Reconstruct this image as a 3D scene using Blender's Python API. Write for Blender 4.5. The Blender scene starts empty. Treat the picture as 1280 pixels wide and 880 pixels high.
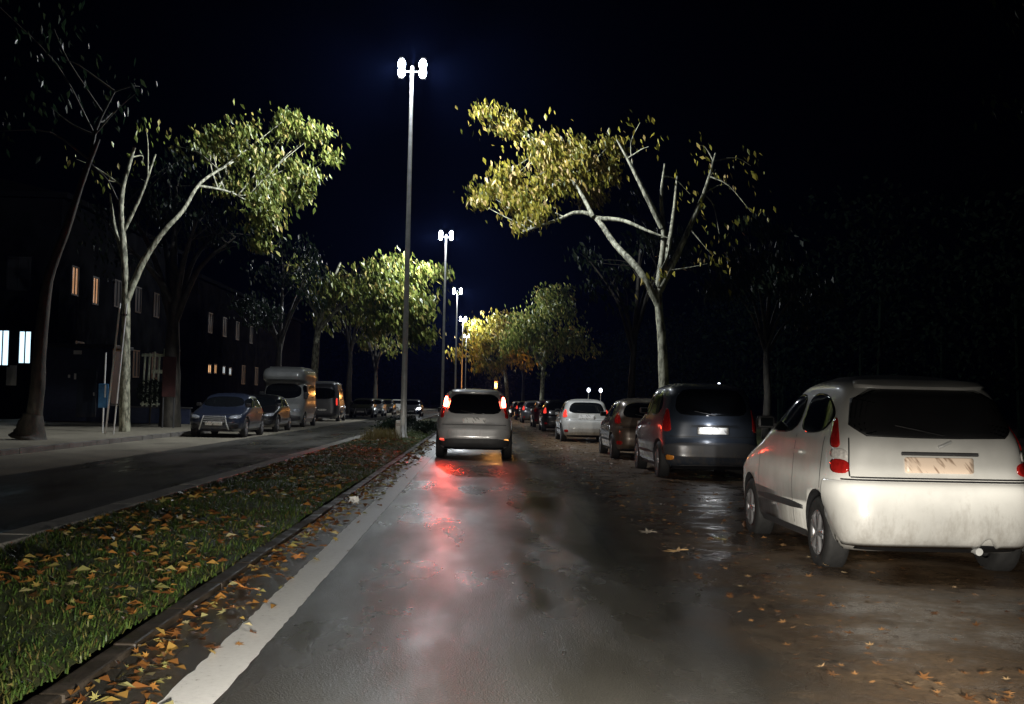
import bpy, bmesh, math, random
from mathutils import Vector, Matrix, Euler
R = random.Random(11)
PI = math.pi
sc = bpy.context.scene
COL = sc.collection

# ------------------------------------------------------------------ helpers
def link(o, parent=None):
    COL.objects.link(o)
    if parent: o.parent = parent
    return o
def tag(o, label=None, cat=None, group=None, kind=None):
    if label: o['label'] = label
    if cat: o['category'] = cat
    if group: o['group'] = group
    if kind: o['kind'] = kind
    return o
def empty(name, loc=(0, 0, 0), rz=0):
    o = bpy.data.objects.new(name, None); o.empty_display_size = .3
    o.location = loc; o.rotation_euler = (0, 0, rz)
    return link(o)
def copy_tree(o, parent=None):
    c = o.copy(); link(c)
    if parent: c.parent = parent
    for k in ('label', 'category', 'group'):
        if k in c and parent is None: del c[k]
    for ch in list(o.children): copy_tree(ch, c)
    return c

class MB:
    """collects shapes, then links them as one mesh object"""
    def __init__(s): s.v = []; s.f = []; s.m = []; s.mi = 0
    def face(s, pts):
        b = len(s.v); s.v += [tuple(p) for p in pts]; s.f.append(tuple(range(b, b + len(pts)))); s.m.append(s.mi)
    def grid(s, rows, closed=False):
        b = len(s.v); n = len(rows[0])
        for r in rows: s.v += [tuple(p) for p in r]
        for i in range(len(rows) - 1):
            for j in range(n if closed else n - 1):
                k = (j + 1) % n
                s.f.append((b + i*n + j, b + i*n + k, b + (i+1)*n + k, b + (i+1)*n + j)); s.m.append(s.mi)
    def box(s, c, d, rot=0, bev=0):
        x, y, z = d[0]/2, d[1]/2, d[2]/2
        cs, sn = math.cos(rot), math.sin(rot)
        if bev <= 0:
            P = [(-x,-y,-z),(x,-y,-z),(x,y,-z),(-x,y,-z),(-x,-y,z),(x,-y,z),(x,y,z),(-x,y,z)]
            P = [(c[0]+p[0]*cs-p[1]*sn, c[1]+p[0]*sn+p[1]*cs, c[2]+p[2]) for p in P]
            b = len(s.v); s.v += P
            for q in ((0,3,2,1),(4,5,6,7),(0,1,5,4),(1,2,6,5),(2,3,7,6),(3,0,4,7)):
                s.f.append(tuple(b+i for i in q)); s.m.append(s.mi)
            return
        bm = bmesh.new(); bmesh.ops.create_cube(bm, size=1)
        bmesh.ops.scale(bm, vec=d, verts=bm.verts)
        bmesh.ops.bevel(bm, geom=bm.edges[:] , offset=bev, segments=2, affect='EDGES', profile=.6)
        b = len(s.v); bm.verts.index_update()
        for v in bm.verts:
            p = v.co; s.v.append((c[0]+p.x*cs-p.y*sn, c[1]+p.x*sn+p.y*cs, c[2]+p.z))
        for f in bm.faces: s.f.append(tuple(b+v.index for v in f.verts)); s.m.append(s.mi)
        bm.free()
    def tube(s, pts, rad, n=8, cap=True, lump=0):
        pts = [Vector(p) for p in pts]
        if not isinstance(rad, (list, tuple)): rad = [rad]*len(pts)
        rows = []
        up = Vector((0.31, 0.87, 0.2)).normalized()
        for i, p in enumerate(pts):
            t = (pts[min(i+1, len(pts)-1)] - pts[max(i-1, 0)]).normalized()
            a = t.cross(up)
            if a.length < 1e-3: a = t.cross(Vector((1, 0, 0)))
            a.normalize(); b2 = t.cross(a)
            rows.append([p + (a*math.cos(2*PI*k/n) + b2*math.sin(2*PI*k/n))*rad[i]*(1+lump*R.uniform(-1, 1)) for k in range(n)])
        s.grid(rows, True)
        if cap:
            s.face(rows[0][::-1]); s.face(rows[-1])
    def lathe(s, prof, c=(0,0,0), n=24, axis='z'):
        rows = []
        for r, h in prof:
            row = []
            for k in range(n):
                a = 2*PI*k/n; u, v = r*math.cos(a), r*math.sin(a)
                row.append((c[0]+u, c[1]+v, c[2]+h) if axis == 'z' else (c[0]+h, c[1]+u, c[2]+v))
            rows.append(row)
        s.grid(rows, True)
    def build(s, name, mat, parent=None, smooth=False, loc=None):
        me = bpy.data.meshes.new(name); me.from_pydata(s.v, [], s.f)
        for m in (mat if isinstance(mat, (list, tuple)) else [mat]): me.materials.append(m)
        if any(s.m): me.polygons.foreach_set('material_index', s.m)
        if smooth: me.polygons.foreach_set('use_smooth', [True]*len(me.polygons))
        me.update()
        o = bpy.data.objects.new(name, me)
        if loc: o.location = loc
        return link(o, parent)

# ------------------------------------------------------------------ materials
def mat(name):
    m = bpy.data.materials.new(name); m.use_nodes = True
    return m, m.node_tree.nodes, m.node_tree.links, m.node_tree.nodes['Principled BSDF']
def N(nodes, t, **kw):
    n = nodes.new(t)
    for k, v in kw.items():
        if k in n.inputs: n.inputs[k].default_value = v
        else: setattr(n, k, v)
    return n
def ramp(nodes, stops, interp='LINEAR'):
    n = nodes.new('ShaderNodeValToRGB'); n.color_ramp.interpolation = interp
    e = n.color_ramp.elements
    while len(e) < len(stops): e.new(.5)
    for i, (p, c) in enumerate(stops):
        e[i].position = p; e[i].color = (*c, 1) if len(c) == 3 else c
    return n
def g(v): return (v, v, v)
def simple(name, col, rough=.5, metal=0, coat=0, noise=.25, scale=6., spec=None):
    m, n, l, b = mat(name)
    tc = N(n, 'ShaderNodeTexCoord'); nz = N(n, 'ShaderNodeTexNoise', Scale=scale, Detail=6.)
    l.new(tc.outputs['Object'], nz.inputs['Vector'])
    rp = ramp(n, [(.3, tuple(c*(1-noise) for c in col)), (.7, tuple(min(1, c*(1+noise)) for c in col))])
    l.new(nz.outputs['Fac'], rp.inputs['Fac']); l.new(rp.outputs['Color'], b.inputs['Base Color'])
    b.inputs['Roughness'].default_value = rough; b.inputs['Metallic'].default_value = metal
    b.inputs['Coat Weight'].default_value = coat; b.inputs['Coat Roughness'].default_value = .06
    if spec is not None: b.inputs['Specular IOR Level'].default_value = spec
    return m
def emit(name, col, st):
    m, n, l, b = mat(name)
    b.inputs['Base Color'].default_value = (*[c*.5 for c in col], 1)
    b.inputs['Emission Color'].default_value = (*col, 1); b.inputs['Emission Strength'].default_value = st
    b.inputs['Roughness'].default_value = .3
    return m
def paint(name, col, metal=.0, rough=.32):
    """car lacquer with road grime thrown up low on the body, and rain beads"""
    m, n, l, b = mat(name)
    tc = N(n, 'ShaderNodeTexCoord')
    nz = N(n, 'ShaderNodeTexNoise', Scale=3., Detail=8.); l.new(tc.outputs['Object'], nz.inputs['Vector'])
    rp = ramp(n, [(.35, tuple(c*.82 for c in col)), (.65, col)])
    l.new(nz.outputs['Fac'], rp.inputs['Fac'])
    st = N(n, 'ShaderNodeTexNoise', Scale=9., Detail=9., Roughness=.75); ms = N(n, 'ShaderNodeMapping'); ms.inputs['Scale'].default_value = (1, 1, .35)
    l.new(tc.outputs['Object'], ms.inputs['Vector']); l.new(ms.outputs['Vector'], st.inputs['Vector'])
    sz = N(n, 'ShaderNodeSeparateXYZ'); l.new(tc.outputs['Object'], sz.inputs[0])
    ma = N(n, 'ShaderNodeMath', operation='MULTIPLY_ADD'); ma.inputs[1].default_value = -.45; l.new(sz.outputs['Z'], ma.inputs[0]); l.new(st.outputs['Fac'], ma.inputs[2])
    rg = ramp(n, [(.27, g(0)), (.52, g(.45))]); l.new(ma.outputs[0], rg.inputs['Fac'])
    gm = N(n, 'ShaderNodeMix', data_type='RGBA'); gm.inputs[7].default_value = (.16, .13, .095, 1)
    l.new(rg.outputs['Color'], gm.inputs['Factor']); l.new(rp.outputs['Color'], gm.inputs[6]); l.new(gm.outputs[2], b.inputs['Base Color'])
    v = N(n, 'ShaderNodeTexVoronoi', Scale=90.); l.new(tc.outputs['Object'], v.inputs['Vector'])
    r2 = ramp(n, [(0., g(1)), (.28, g(0))]); l.new(v.outputs['Distance'], r2.inputs['Fac'])
    bp = N(n, 'ShaderNodeBump', Strength=.12, Distance=.003); l.new(r2.outputs['Color'], bp.inputs['Height'])
    l.new(bp.outputs['Normal'], b.inputs['Coat Normal'])
    b.inputs['Metallic'].default_value = metal; b.inputs['Roughness'].default_value = rough
    b.inputs['Coat Weight'].default_value = 1; b.inputs['Coat Roughness'].default_value = .05
    return m

def asphalt_mat(name, base, wet_lo, wet_hi, patch=False):
    m, n, l, b = mat(name)
    tc = N(n, 'ShaderNodeTexCoord')
    big = N(n, 'ShaderNodeTexNoise', Scale=.55, Detail=5., Roughness=.6)
    mp = N(n, 'ShaderNodeMapping'); mp.inputs['Scale'].default_value = (1.6, .45, 1)
    l.new(tc.outputs['Object'], mp.inputs['Vector']); l.new(mp.outputs['Vector'], big.inputs['Vector'])
    fine = N(n, 'ShaderNodeTexNoise', Scale=95., Detail=5., Roughness=.75); l.new(tc.outputs['Object'], fine.inputs['Vector'])
    vor = N(n, 'ShaderNodeTexVoronoi', Scale=100.); l.new(tc.outputs['Object'], vor.inputs['Vector'])
    c1 = ramp(n, [(.3, tuple(c*.55 for c in base)), (.7, tuple(c*1.3 for c in base))])
    mx = N(n, 'ShaderNodeMix', data_type='RGBA', blend_type='MULTIPLY'); mx.inputs['Factor'].default_value = .9
    l.new(big.outputs['Fac'], c1.inputs['Fac'])
    c2 = ramp(n, [(.36, g(.3)), (.64, g(1.6))]); l.new(fine.outputs['Fac'], c2.inputs['Fac'])
    l.new(c1.outputs['Color'], mx.inputs[6]); l.new(c2.outputs['Color'], mx.inputs[7])
    out = mx.outputs[2]
    if patch:      # a darker patch with a ragged outline
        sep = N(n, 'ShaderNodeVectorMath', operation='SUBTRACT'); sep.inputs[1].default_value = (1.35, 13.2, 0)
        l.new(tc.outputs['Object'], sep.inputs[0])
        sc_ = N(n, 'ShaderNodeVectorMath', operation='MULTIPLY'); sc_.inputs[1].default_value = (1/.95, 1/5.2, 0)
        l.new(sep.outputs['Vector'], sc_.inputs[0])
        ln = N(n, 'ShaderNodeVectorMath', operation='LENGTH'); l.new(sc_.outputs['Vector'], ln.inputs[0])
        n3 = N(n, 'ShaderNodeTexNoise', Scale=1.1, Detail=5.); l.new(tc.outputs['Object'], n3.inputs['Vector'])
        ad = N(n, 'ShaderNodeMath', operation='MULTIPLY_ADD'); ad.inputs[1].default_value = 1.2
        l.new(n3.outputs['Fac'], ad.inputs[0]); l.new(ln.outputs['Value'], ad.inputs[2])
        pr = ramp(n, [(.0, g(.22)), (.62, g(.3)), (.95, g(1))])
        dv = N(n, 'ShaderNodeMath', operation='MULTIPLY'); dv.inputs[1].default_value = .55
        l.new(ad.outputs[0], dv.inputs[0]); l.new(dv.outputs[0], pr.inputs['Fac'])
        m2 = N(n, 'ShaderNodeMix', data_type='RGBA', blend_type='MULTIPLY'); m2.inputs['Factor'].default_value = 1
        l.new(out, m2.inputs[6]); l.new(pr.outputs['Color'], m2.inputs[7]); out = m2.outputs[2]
    l.new(out, b.inputs['Base Color'])
    rr = ramp(n, [(.36, g(wet_lo)), (.62, g(wet_hi))]); l.new(big.outputs['Fac'], rr.inputs['Fac'])
    ro = rr.outputs['Color']
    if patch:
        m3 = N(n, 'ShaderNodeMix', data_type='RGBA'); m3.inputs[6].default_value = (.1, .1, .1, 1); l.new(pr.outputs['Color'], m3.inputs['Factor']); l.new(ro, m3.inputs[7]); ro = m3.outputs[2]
    l.new(ro, b.inputs['Roughness'])
    ht = N(n, 'ShaderNodeMath', operation='ADD'); l.new(fine.outputs['Fac'], ht.inputs[0]); l.new(vor.outputs['Distance'], ht.inputs[1])
    bs = N(n, 'ShaderNodeMath', operation='MULTIPLY'); bs.inputs[1].default_value = .55
    bm_ = N(n, 'ShaderNodeTexNoise', Scale=1.3, Detail=4.); mpb = N(n, 'ShaderNodeMapping'); mpb.inputs['Scale'].default_value = (1.5, .25, 1); l.new(tc.outputs['Object'], mpb.inputs['Vector']); l.new(mpb.outputs['Vector'], bm_.inputs['Vector'])
    rb = ramp(n, [(.38, g(.25)), (.62, g(1))]); l.new(bm_.outputs['Fac'], rb.inputs['Fac']); l.new(rb.outputs['Color'], bs.inputs[0])
    bp = N(n, 'ShaderNodeBump', Distance=.006); l.new(ht.outputs[0], bp.inputs['Height']); l.new(bs.outputs[0], bp.inputs['Strength'])
    l.new(bp.outputs['Normal'], b.inputs['Normal'])
    b.inputs['Specular IOR Level'].default_value = .2
    return m

def leaf_mat(name, stops, transl=.35):
    m, n, l, b = mat(name)
    ge = N(n, 'ShaderNodeNewGeometry'); rp = ramp(n, stops)
    l.new(ge.outputs['Random Per Island'], rp.inputs['Fac']); l.new(rp.outputs['Color'], b.inputs['Base Color'])
    b.inputs['Roughness'].default_value = .38; b.inputs['Specular IOR Level'].default_value = .5
    tr = N(n, 'ShaderNodeBsdfTranslucent'); l.new(rp.outputs['Color'], tr.inputs['Color'])
    ms = N(n, 'ShaderNodeMixShader'); ms.inputs[0].default_value = transl
    o = n['Material Output']
    l.new(b.outputs[0], ms.inputs[1]); l.new(tr.outputs[0], ms.inputs[2]); l.new(ms.outputs[0], o.inputs['Surface'])
    return m
def bark_mat(name, a, b_, scale=5.):
    m, n, l, b = mat(name)
    tc = N(n, 'ShaderNodeTexCoord'); mp = N(n, 'ShaderNodeMapping'); mp.inputs['Scale'].default_value = (1.4, 1.4, .55)
    nz = N(n, 'ShaderNodeTexNoise', Scale=scale, Detail=6., Roughness=.6)
    l.new(tc.outputs['Object'], mp.inputs['Vector']); l.new(mp.outputs['Vector'], nz.inputs['Vector'])
    rp = ramp(n, [(.38, a), (.5, tuple((x+y)/2 for x, y in zip(a, b_))), (.58, b_)])
    l.new(nz.outputs['Fac'], rp.inputs['Fac']); l.new(rp.outputs['Color'], b.inputs['Base Color'])
    bp = N(n, 'ShaderNodeBump', Strength=.5, Distance=.03); l.new(nz.outputs['Fac'], bp.inputs['Height'])
    l.new(bp.outputs['Normal'], b.inputs['Normal']); b.inputs['Roughness'].default_value = .7
    return m
def line_mat():
    m, n, l, b = mat('worn_line_paint')
    tc = N(n, 'ShaderNodeTexCoord'); nz = N(n, 'ShaderNodeTexNoise', Scale=28., Detail=8., Roughness=.75)
    l.new(tc.outputs['Object'], nz.inputs['Vector'])
    rp = ramp(n, [(.30, (.22, .2, .18)), (.40, (.74, .74, .72)), (.7, (.86, .86, .84))])
    l.new(nz.outputs['Fac'], rp.inputs['Fac']); l.new(rp.outputs['Color'], b.inputs['Base Color'])
    n2 = N(n, 'ShaderNodeTexNoise', Scale=1.7, Detail=5.); l.new(tc.outputs['Object'], n2.inputs['Vector'])
    r2 = ramp(n, [(.35, g(.36)), (.65, g(.46))]); l.new(n2.outputs['Fac'], r2.inputs['Fac']); l.new(r2.outputs['Color'], b.inputs['Roughness'])
    bp = N(n, 'ShaderNodeBump', Strength=.35, Distance=.004); l.new(nz.outputs['Fac'], bp.inputs['Height']); l.new(bp.outputs['Normal'], b.inputs['Normal'])
    return m
def earth_mat(name, cols, rough_lo=.3, rough_hi=.75, scale=2.2, fine=30., bump=.5, dist=.02):
    m, n, l, b = mat(name)
    tc = N(n, 'ShaderNodeTexCoord')
    a = N(n, 'ShaderNodeTexNoise', Scale=scale, Detail=8., Roughness=.68); l.new(tc.outputs['Object'], a.inputs['Vector'])
    f = N(n, 'ShaderNodeTexNoise', Scale=fine, Detail=5., Roughness=.7); l.new(tc.outputs['Object'], f.inputs['Vector'])
    rp = ramp(n, [(.3, cols[0]), (.5, cols[1]), (.68, cols[2])]); l.new(a.outputs['Fac'], rp.inputs['Fac'])
    c2 = ramp(n, [(.3, g(.45)), (.72, g(1.3))]); l.new(f.outputs['Fac'], c2.inputs['Fac'])
    mx = N(n, 'ShaderNodeMix', data_type='RGBA', blend_type='MULTIPLY'); mx.inputs['Factor'].default_value = .8
    l.new(rp.outputs['Color'], mx.inputs[6]); l.new(c2.outputs['Color'], mx.inputs[7]); l.new(mx.outputs[2], b.inputs['Base Color'])
    r2 = ramp(n, [(.38, g(rough_lo)), (.6, g(rough_hi))]); l.new(a.outputs['Fac'], r2.inputs['Fac']); l.new(r2.outputs['Color'], b.inputs['Roughness'])
    ad = N(n, 'ShaderNodeMath', operation='MULTIPLY_ADD'); ad.inputs[1].default_value = .4
    l.new(f.outputs['Fac'], ad.inputs[0]); l.new(a.outputs['Fac'], ad.inputs[2])
    bp = N(n, 'ShaderNodeBump', Strength=bump, Distance=dist); l.new(ad.outputs[0], bp.inputs['Height']); l.new(bp.outputs['Normal'], b.inputs['Normal']); b.inputs['Specular IOR Level'].default_value = .3
    return m
def feather(m):
    """mud thins out over the asphalt with a soft uneven border"""
    n, l = m.node_tree.nodes, m.node_tree.links
    tc = N(n, 'ShaderNodeTexCoord'); sx = N(n, 'ShaderNodeSeparateXYZ'); l.new(tc.outputs['Object'], sx.inputs[0])
    a = N(n, 'ShaderNodeTexNoise', Scale=.8, Detail=9., Roughness=.7); l.new(tc.outputs['Object'], a.inputs['Vector'])
    k = N(n, 'ShaderNodeMath', operation='MULTIPLY_ADD'); k.inputs[1].default_value = 1.5; l.new(a.outputs['Fac'], k.inputs[0]); l.new(sx.outputs['X'], k.inputs[2])
    r = N(n, 'ShaderNodeMapRange'); r.inputs['From Min'].default_value = 2.1; r.inputs['From Max'].default_value = 2.95; l.new(k.outputs[0], r.inputs['Value'])
    t = N(n, 'ShaderNodeBsdfTransparent'); ms = N(n, 'ShaderNodeMixShader'); l.new(r.outputs[0], ms.inputs[0]); l.new(t.outputs[0], ms.inputs[1]); l.new(n['Principled BSDF'].outputs[0], ms.inputs[2])
    l.new(ms.outputs[0], n['Material Output'].inputs['Surface']); return m
def plate_mat(name, base, ink, emission=0):
    m, n, l, b = mat(name)     # rain-smeared plate: slanted unreadable smudges
    tc = N(n, 'ShaderNodeTexCoord'); m0 = N(n, 'ShaderNodeMapping'); m0.inputs['Rotation'].default_value = (0, math.radians(38), 0)
    mp = N(n, 'ShaderNodeMapping'); mp.inputs['Scale'].default_value = (34, .2, 7)
    nz = N(n, 'ShaderNodeTexNoise', Scale=1., Detail=2.)
    l.new(tc.outputs['Object'], m0.inputs['Vector']); l.new(m0.outputs['Vector'], mp.inputs['Vector']); l.new(mp.outputs['Vector'], nz.inputs['Vector'])
    rp = ramp(n, [(.34, ink), (.47, base)]); l.new(nz.outputs['Fac'], rp.inputs['Fac']); l.new(rp.outputs['Color'], b.inputs['Base Color'])
    b.inputs['Roughness'].default_value = .35
    return m

M = {}
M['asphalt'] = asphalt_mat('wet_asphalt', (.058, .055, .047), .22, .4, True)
M['asphalt2'] = asphalt_mat('damp_old_asphalt', (.075, .072, .062), .22, .62)
M['line'] = line_mat()
M['strip'] = earth_mat('leafy_mud', [(.055, .033, .018), (.14, .09, .05), (.25, .175, .105)], .1, .62, 1.3, 26., .5, .02); feather(M['strip'])
M['pave'] = earth_mat('sandy_pavement', [(.16, .145, .11), (.26, .235, .18), (.34, .31, .235)], .5, .85, .9, 22., .3, .01)
M['soil'] = earth_mat('dark_soil', [(.035, .06, .016), (.065, .085, .026), (.12, .085, .032)], .5, .9, 1.6, 30., .8, .04)
M['ground'] = earth_mat('field_ground', [(.02, .022, .012), (.035, .034, .018), (.05, .045, .025)], .6, .9, .4, 9., .5, .03)
M['kerb'] = earth_mat('kerb_concrete', [(.09, .085, .075), (.19, .18, .165), (.26, .25, .23)], .4, .8, 3., 40., .3, .006)
M['grass'] = leaf_mat('grass_blades', [(0, (.03, .065, .014)), (.55, (.075, .13, .027)), (.85, (.12, .14, .035)), (1, (.19, .13, .05))], .3)
M['drygrass'] = leaf_mat('dry_grass', [(0, (.16, .12, .045)), (.6, (.27, .21, .09)), (1, (.14, .15, .05))], .3)
M['litter'] = leaf_mat('fallen_leaf_mix', [(0, (.09, .035, .012)), (.3, (.17, .07, .02)), (.55, (.28, .13, .03)), (.75, (.3, .22, .06)), (.9, (.2, .2, .07)), (1, (.42, .36, .2))], .1)
M['leafa'] = leaf_mat('autumn_leaf_yellow', [(0, (.06, .08, .012)), (.3, (.20, .19, .025)), (.7, (.40, .35, .05)), (.9, (.5, .38, .10)), (1, (.6, .45, .24))])
M['leafb'] = leaf_mat('autumn_leaf_green', [(0, (.05, .08, .014)), (.4, (.15, .19, .035)), (.8, (.30, .33, .08)), (1, (.48, .38, .13))])
M['leafc'] = leaf_mat('leaf_shade_dark', [(0, (.008, .018, .009)), (.6, (.016, .03, .014)), (1, (.03, .04, .018))])  # leaf colour darkened so trees away from the lamps stay near black
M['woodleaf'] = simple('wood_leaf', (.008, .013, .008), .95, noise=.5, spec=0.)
M['bark'] = bark_mat('mottled_plane_bark', (.09, .09, .06), (.46, .46, .34), 7.)
M['barkd'] = bark_mat('bark_shade_dark', (.022, .02, .015), (.055, .048, .036))  # shade put into the bark colour to keep unlit trunks dim
M['steel'] = simple('galvanised_steel', (.56, .57, .56), .45, .15, noise=.15)
M['whitepaint'] = simple('white_paint', (.72, .72, .70), .4, noise=.08)
M['dark'] = simple('black_plastic', (.010, .010, .011), .55, noise=.2)
M['rubber'] = simple('tyre_rubber', (.014, .014, .014), .75, noise=.3, scale=20)
M['rim'] = simple('alloy_rim', (.32, .32, .33), .35, .6, noise=.15)
M['trim'] = simple('grey_plastic_trim', (.05, .05, .052), .55, noise=.2)
m, n, l, b = mat('car_glass'); b.inputs['Base Color'].default_value = (.006, .007, .008, 1); b.inputs['Roughness'].default_value = .05
b.inputs['Specular IOR Level'].default_value = .55; M['glass'] = m
M['redlens'] = simple('red_lens', (.32, .012, .01), .12, coat=.6, noise=.3, scale=30)
M['clearlens'] = simple('clear_lens', (.55, .53, .5), .12, coat=.8, noise=.35, scale=30)
M['amberlens'] = simple('amber_lens', (.75, .28, .04), .15, coat=.6, noise=.2, scale=30)
M['headlens'] = simple('headlamp_lens', (.5, .53, .58), .1, metal=.5, coat=1, noise=.5, scale=14)
M['tailon'] = emit('lit_tail_lamp', (1, .06, .03), 380)
M['tailhot'] = emit('lit_tail_lamp_hot', (1, .12, .07), 45)
M['taildim'] = emit('dim_tail_lamp', (1, .06, .04), .9)
M['amberglow'] = emit('glowing_amber_reflector', (1, .42, .1), 2.2)
M['redglow'] = emit('glowing_low_red_reflector', (1, .1, .06), 2.4)  # both low reflectors given a glow in place of returned headlight
M['headon'] = emit('lit_headlamp', (.85, .92, 1), 26)
M['lampon'] = emit('lit_street_lamp', (.86, .93, 1), 40)
M['amberlamp'] = emit('lit_amber_signal', (1, .45, .12), 40)
M['globe'] = emit('glint_globe_glow', (.8, .88, 1), 5)
M['winwarm'] = emit('warm_lit_window', (1, .5, .24), .32)
M['winwhite'] = emit('cold_lit_window', (.6, .85, 1), 1.7)
M['shopwarm'] = emit('warm_shop_lamp', (1, .55, .25), 1.3)
M['shopwhite'] = emit('cool_shop_lamp', (.85, .95, 1), 1.0)
M['plate'] = plate_mat('white_plate', (.8, .8, .78), (.2, .2, .2))
M['platec'] = plate_mat('cream_plate', (.82, .66, .52), (.36, .25, .18))
M['pwhite'] = paint('white_car_paint', (.62, .62, .59), 0, .4)
M['psilver'] = paint('silver_car_paint', (.5, .5, .505), .15, .38)
M['pnavy'] = paint('navy_car_paint', (.04, .052, .074), .2, .35)
M['pblue'] = paint('blue_car_paint', (.022, .03, .055), .2, .34)
M['pblack'] = paint('black_car_paint', (.012, .012, .013), .1, .3)
M['pred'] = paint('wine_car_paint', (.09, .018, .022), .2, .35)
M['pgrey'] = paint('grey_car_paint', (.09, .092, .10), .4, .35)
M['pbronze'] = paint('bronze_car_paint', (.11, .085, .065), .4, .35)
M['offwhite'] = paint('offwhite_camper_paint', (.26, .27, .265), 0, .5)
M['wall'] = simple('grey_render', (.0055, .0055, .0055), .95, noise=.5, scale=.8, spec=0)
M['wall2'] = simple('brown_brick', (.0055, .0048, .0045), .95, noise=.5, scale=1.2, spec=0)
M['kiosk'] = simple('dark_blue_sheet', (.02, .028, .06), .5, noise=.2)
M['palegate'] = simple('pale_green_metal', (.66, .72, .58), .5, noise=.25)
M['bluesign'] = simple('blue_sign_face', (.06, .2, .42), .35, noise=.25, scale=9)
M['redpanel'] = simple('dull_red_panel', (.045, .011, .009), .6, noise=.3)
M['roof'] = simple('dark_roof', (.006, .006, .006), .95, spec=0)
M['orangeleaf'] = simple('orange_leaf', (.5, .2, .05), .5, noise=.5, scale=25)
M['tanleaf'] = simple('tan_leaf', (.52, .33, .15), .5, noise=.4, scale=25)
M['yellowleaf'] = simple('yellow_leaf', (.5, .43, .12), .5, noise=.4, scale=25)
M['greyleaf'] = simple('faded_leaf', (.3, .26, .21), .5, noise=.4, scale=25)
M['paper'] = simple('white_paper', (.8, .8, .78), .6, noise=.15, scale=12)

# ------------------------------------------------------------------ camera, world
F = 1450.0
roll = math.radians(1.2); yaw = math.atan(38.7/F); pitch = math.atan(63.8/F)
cam = bpy.data.cameras.new('camera'); co = link(bpy.data.objects.new('camera', cam))
cam.sensor_width = 36; cam.lens = F/1280*36; cam.clip_start = .1; cam.clip_end = 3000
co.matrix_world = Matrix.Translation((0, 0, 1.3)) @ Matrix.Rotation(-yaw, 4, 'Z') @ Matrix.Rotation(PI/2 + pitch, 4, 'X') @ Matrix.Rotation(roll, 4, 'Z')
sc.camera = co
w = bpy.data.worlds.new('World'); sc.world = w; w.use_nodes = True
wn, wl = w.node_tree.nodes, w.node_tree.links
sky = wn.new('ShaderNodeTexSky'); sky.sky_type = 'NISHITA'; sky.sun_disc = False
sky.sun_elevation = math.radians(-4); sky.sun_rotation = math.radians(180)
wl.new(sky.outputs[0], wn['Background'].inputs['Color']); wn['Background'].inputs['Strength'].default_value = .0001
sun = bpy.data.lights.new('faint_fill', 'SUN'); sun.energy = .004; sun.angle = math.radians(.5); sun.color = (.75, .85, 1)  # dim bluish fill light, added to lift the dark slightly
so = link(bpy.data.objects.new('faint_fill', sun)); so.rotation_euler = (math.radians(50), 0, math.radians(15))
sc.view_settings.view_transform = 'Standard'; sc.view_settings.look = 'None'
sc.view_settings.exposure = 0; sc.view_settings.gamma = 1
cy = sc.cycles
cy.use_denoising = True
try: cy.denoiser = 'OPENIMAGEDENOISE'
except Exception: pass
cy.max_bounces = 6; cy.sample_clamp_indirect = 3; cy.sample_clamp_direct = 40; cy.caustics_reflective = False; cy.caustics_refractive = False
cy.volume_bounces = 0

# ------------------------------------------------------------------ ground
def sheet(name, x0, x1, y0, y1, z, m, nx=1, ny=1, fn=None):
    b = MB(); rows = []
    for j in range(ny+1):
        y = y0+(y1-y0)*j/ny
        rows.append([(x0+(x1-x0)*i/nx, y, z + (fn(x0+(x1-x0)*i/nx, y) if fn else 0)) for i in range(nx+1)])
    b.grid(rows); o = b.build(name, m, smooth=bool(fn)); return tag(o, kind='structure')
sheet('ground', -900, 900, -200, 1600, -.12, M['ground'])
XL, XK = -1.33, -1.72                       # edge line, median kerb
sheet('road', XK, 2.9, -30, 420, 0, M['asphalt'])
sheet('road', -7.4, -3.92, -30, 420, 0, M['asphalt2'])
def strip_edge(y): return 1.15
b = MB(); rows = []
y = -10.
while y < 420:
    x0 = strip_edge(y); row = []
    for i in range(27):
        t = i/26; x = x0 + (5.1-x0)*t
        row.append((x, y, .005 + .03*(.5+.5*math.sin(x*3.1+y*.7)*math.sin(y*1.3+x))*max(0, min(1, (x-1.8)*1.5))))
    rows.append(row); y += .14 if y < 40 else 1.5
b.grid(rows); tag(b.build('parking_strip', M['strip'], smooth=True), kind='structure')
sheet('parking_strip', -9.75, -7.4, -30, 420, .002, M['pave'])
sheet('pavement', -21, -9.9, -30, 420, .11, M['pave'])
sheet('verge', 5.25, 16, -30, 420, .08, M['soil'])
# edge line: painted strip with ragged left side where leaves lie over it
b = MB(); rl, rr_ = [], []
y = 2.; 
while y < 400:
    rl.append((XL + R.uniform(-.008, .008), y, .004)); rr_.append((XL + .235 + R.uniform(-.006, .006), y, .004)); y += .09 if y < 30 else .8
b.grid([[a_, c_] for a_, c_ in zip(rl, rr_)]); tag(b.build('edge_line', M['line']), kind='structure')
M['kerbd'] = earth_mat('muddy_kerb', [(.02, .015, .01), (.04, .03, .02), (.075, .06, .045)], .4, .8, 3., 40., .5, .01)
def kerb(x0, x1, h, y1=420, m_=None):
    b = MB(); y = -20.
    while y < y1:
        L = 1.0 if y < 60 else 6.
        j = R.uniform(-.008, .008)
        b.box(((x0+x1)/2 + j, y+L/2, h/2-.06 + R.uniform(-.006, .006)), (x1-x0, L-.012, h+.12), 0, .015 if y < 30 else 0); y += L
    tag(b.build('kerb', m_ or M['kerb']), kind='structure')
kerb(-1.84, -1.72, .035, 420, M['kerbd']); M['kerbl'] = earth_mat('pale_kerb', [(.22, .21, .19), (.36, .35, .32), (.45, .44, .4)], .4, .8, 3., 40., .3, .006)
kerb(-4.06, -3.78, .10, 420, M['kerbl']); kerb(-9.9, -9.75, .12); kerb(5.1, 5.25, .1)
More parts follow.
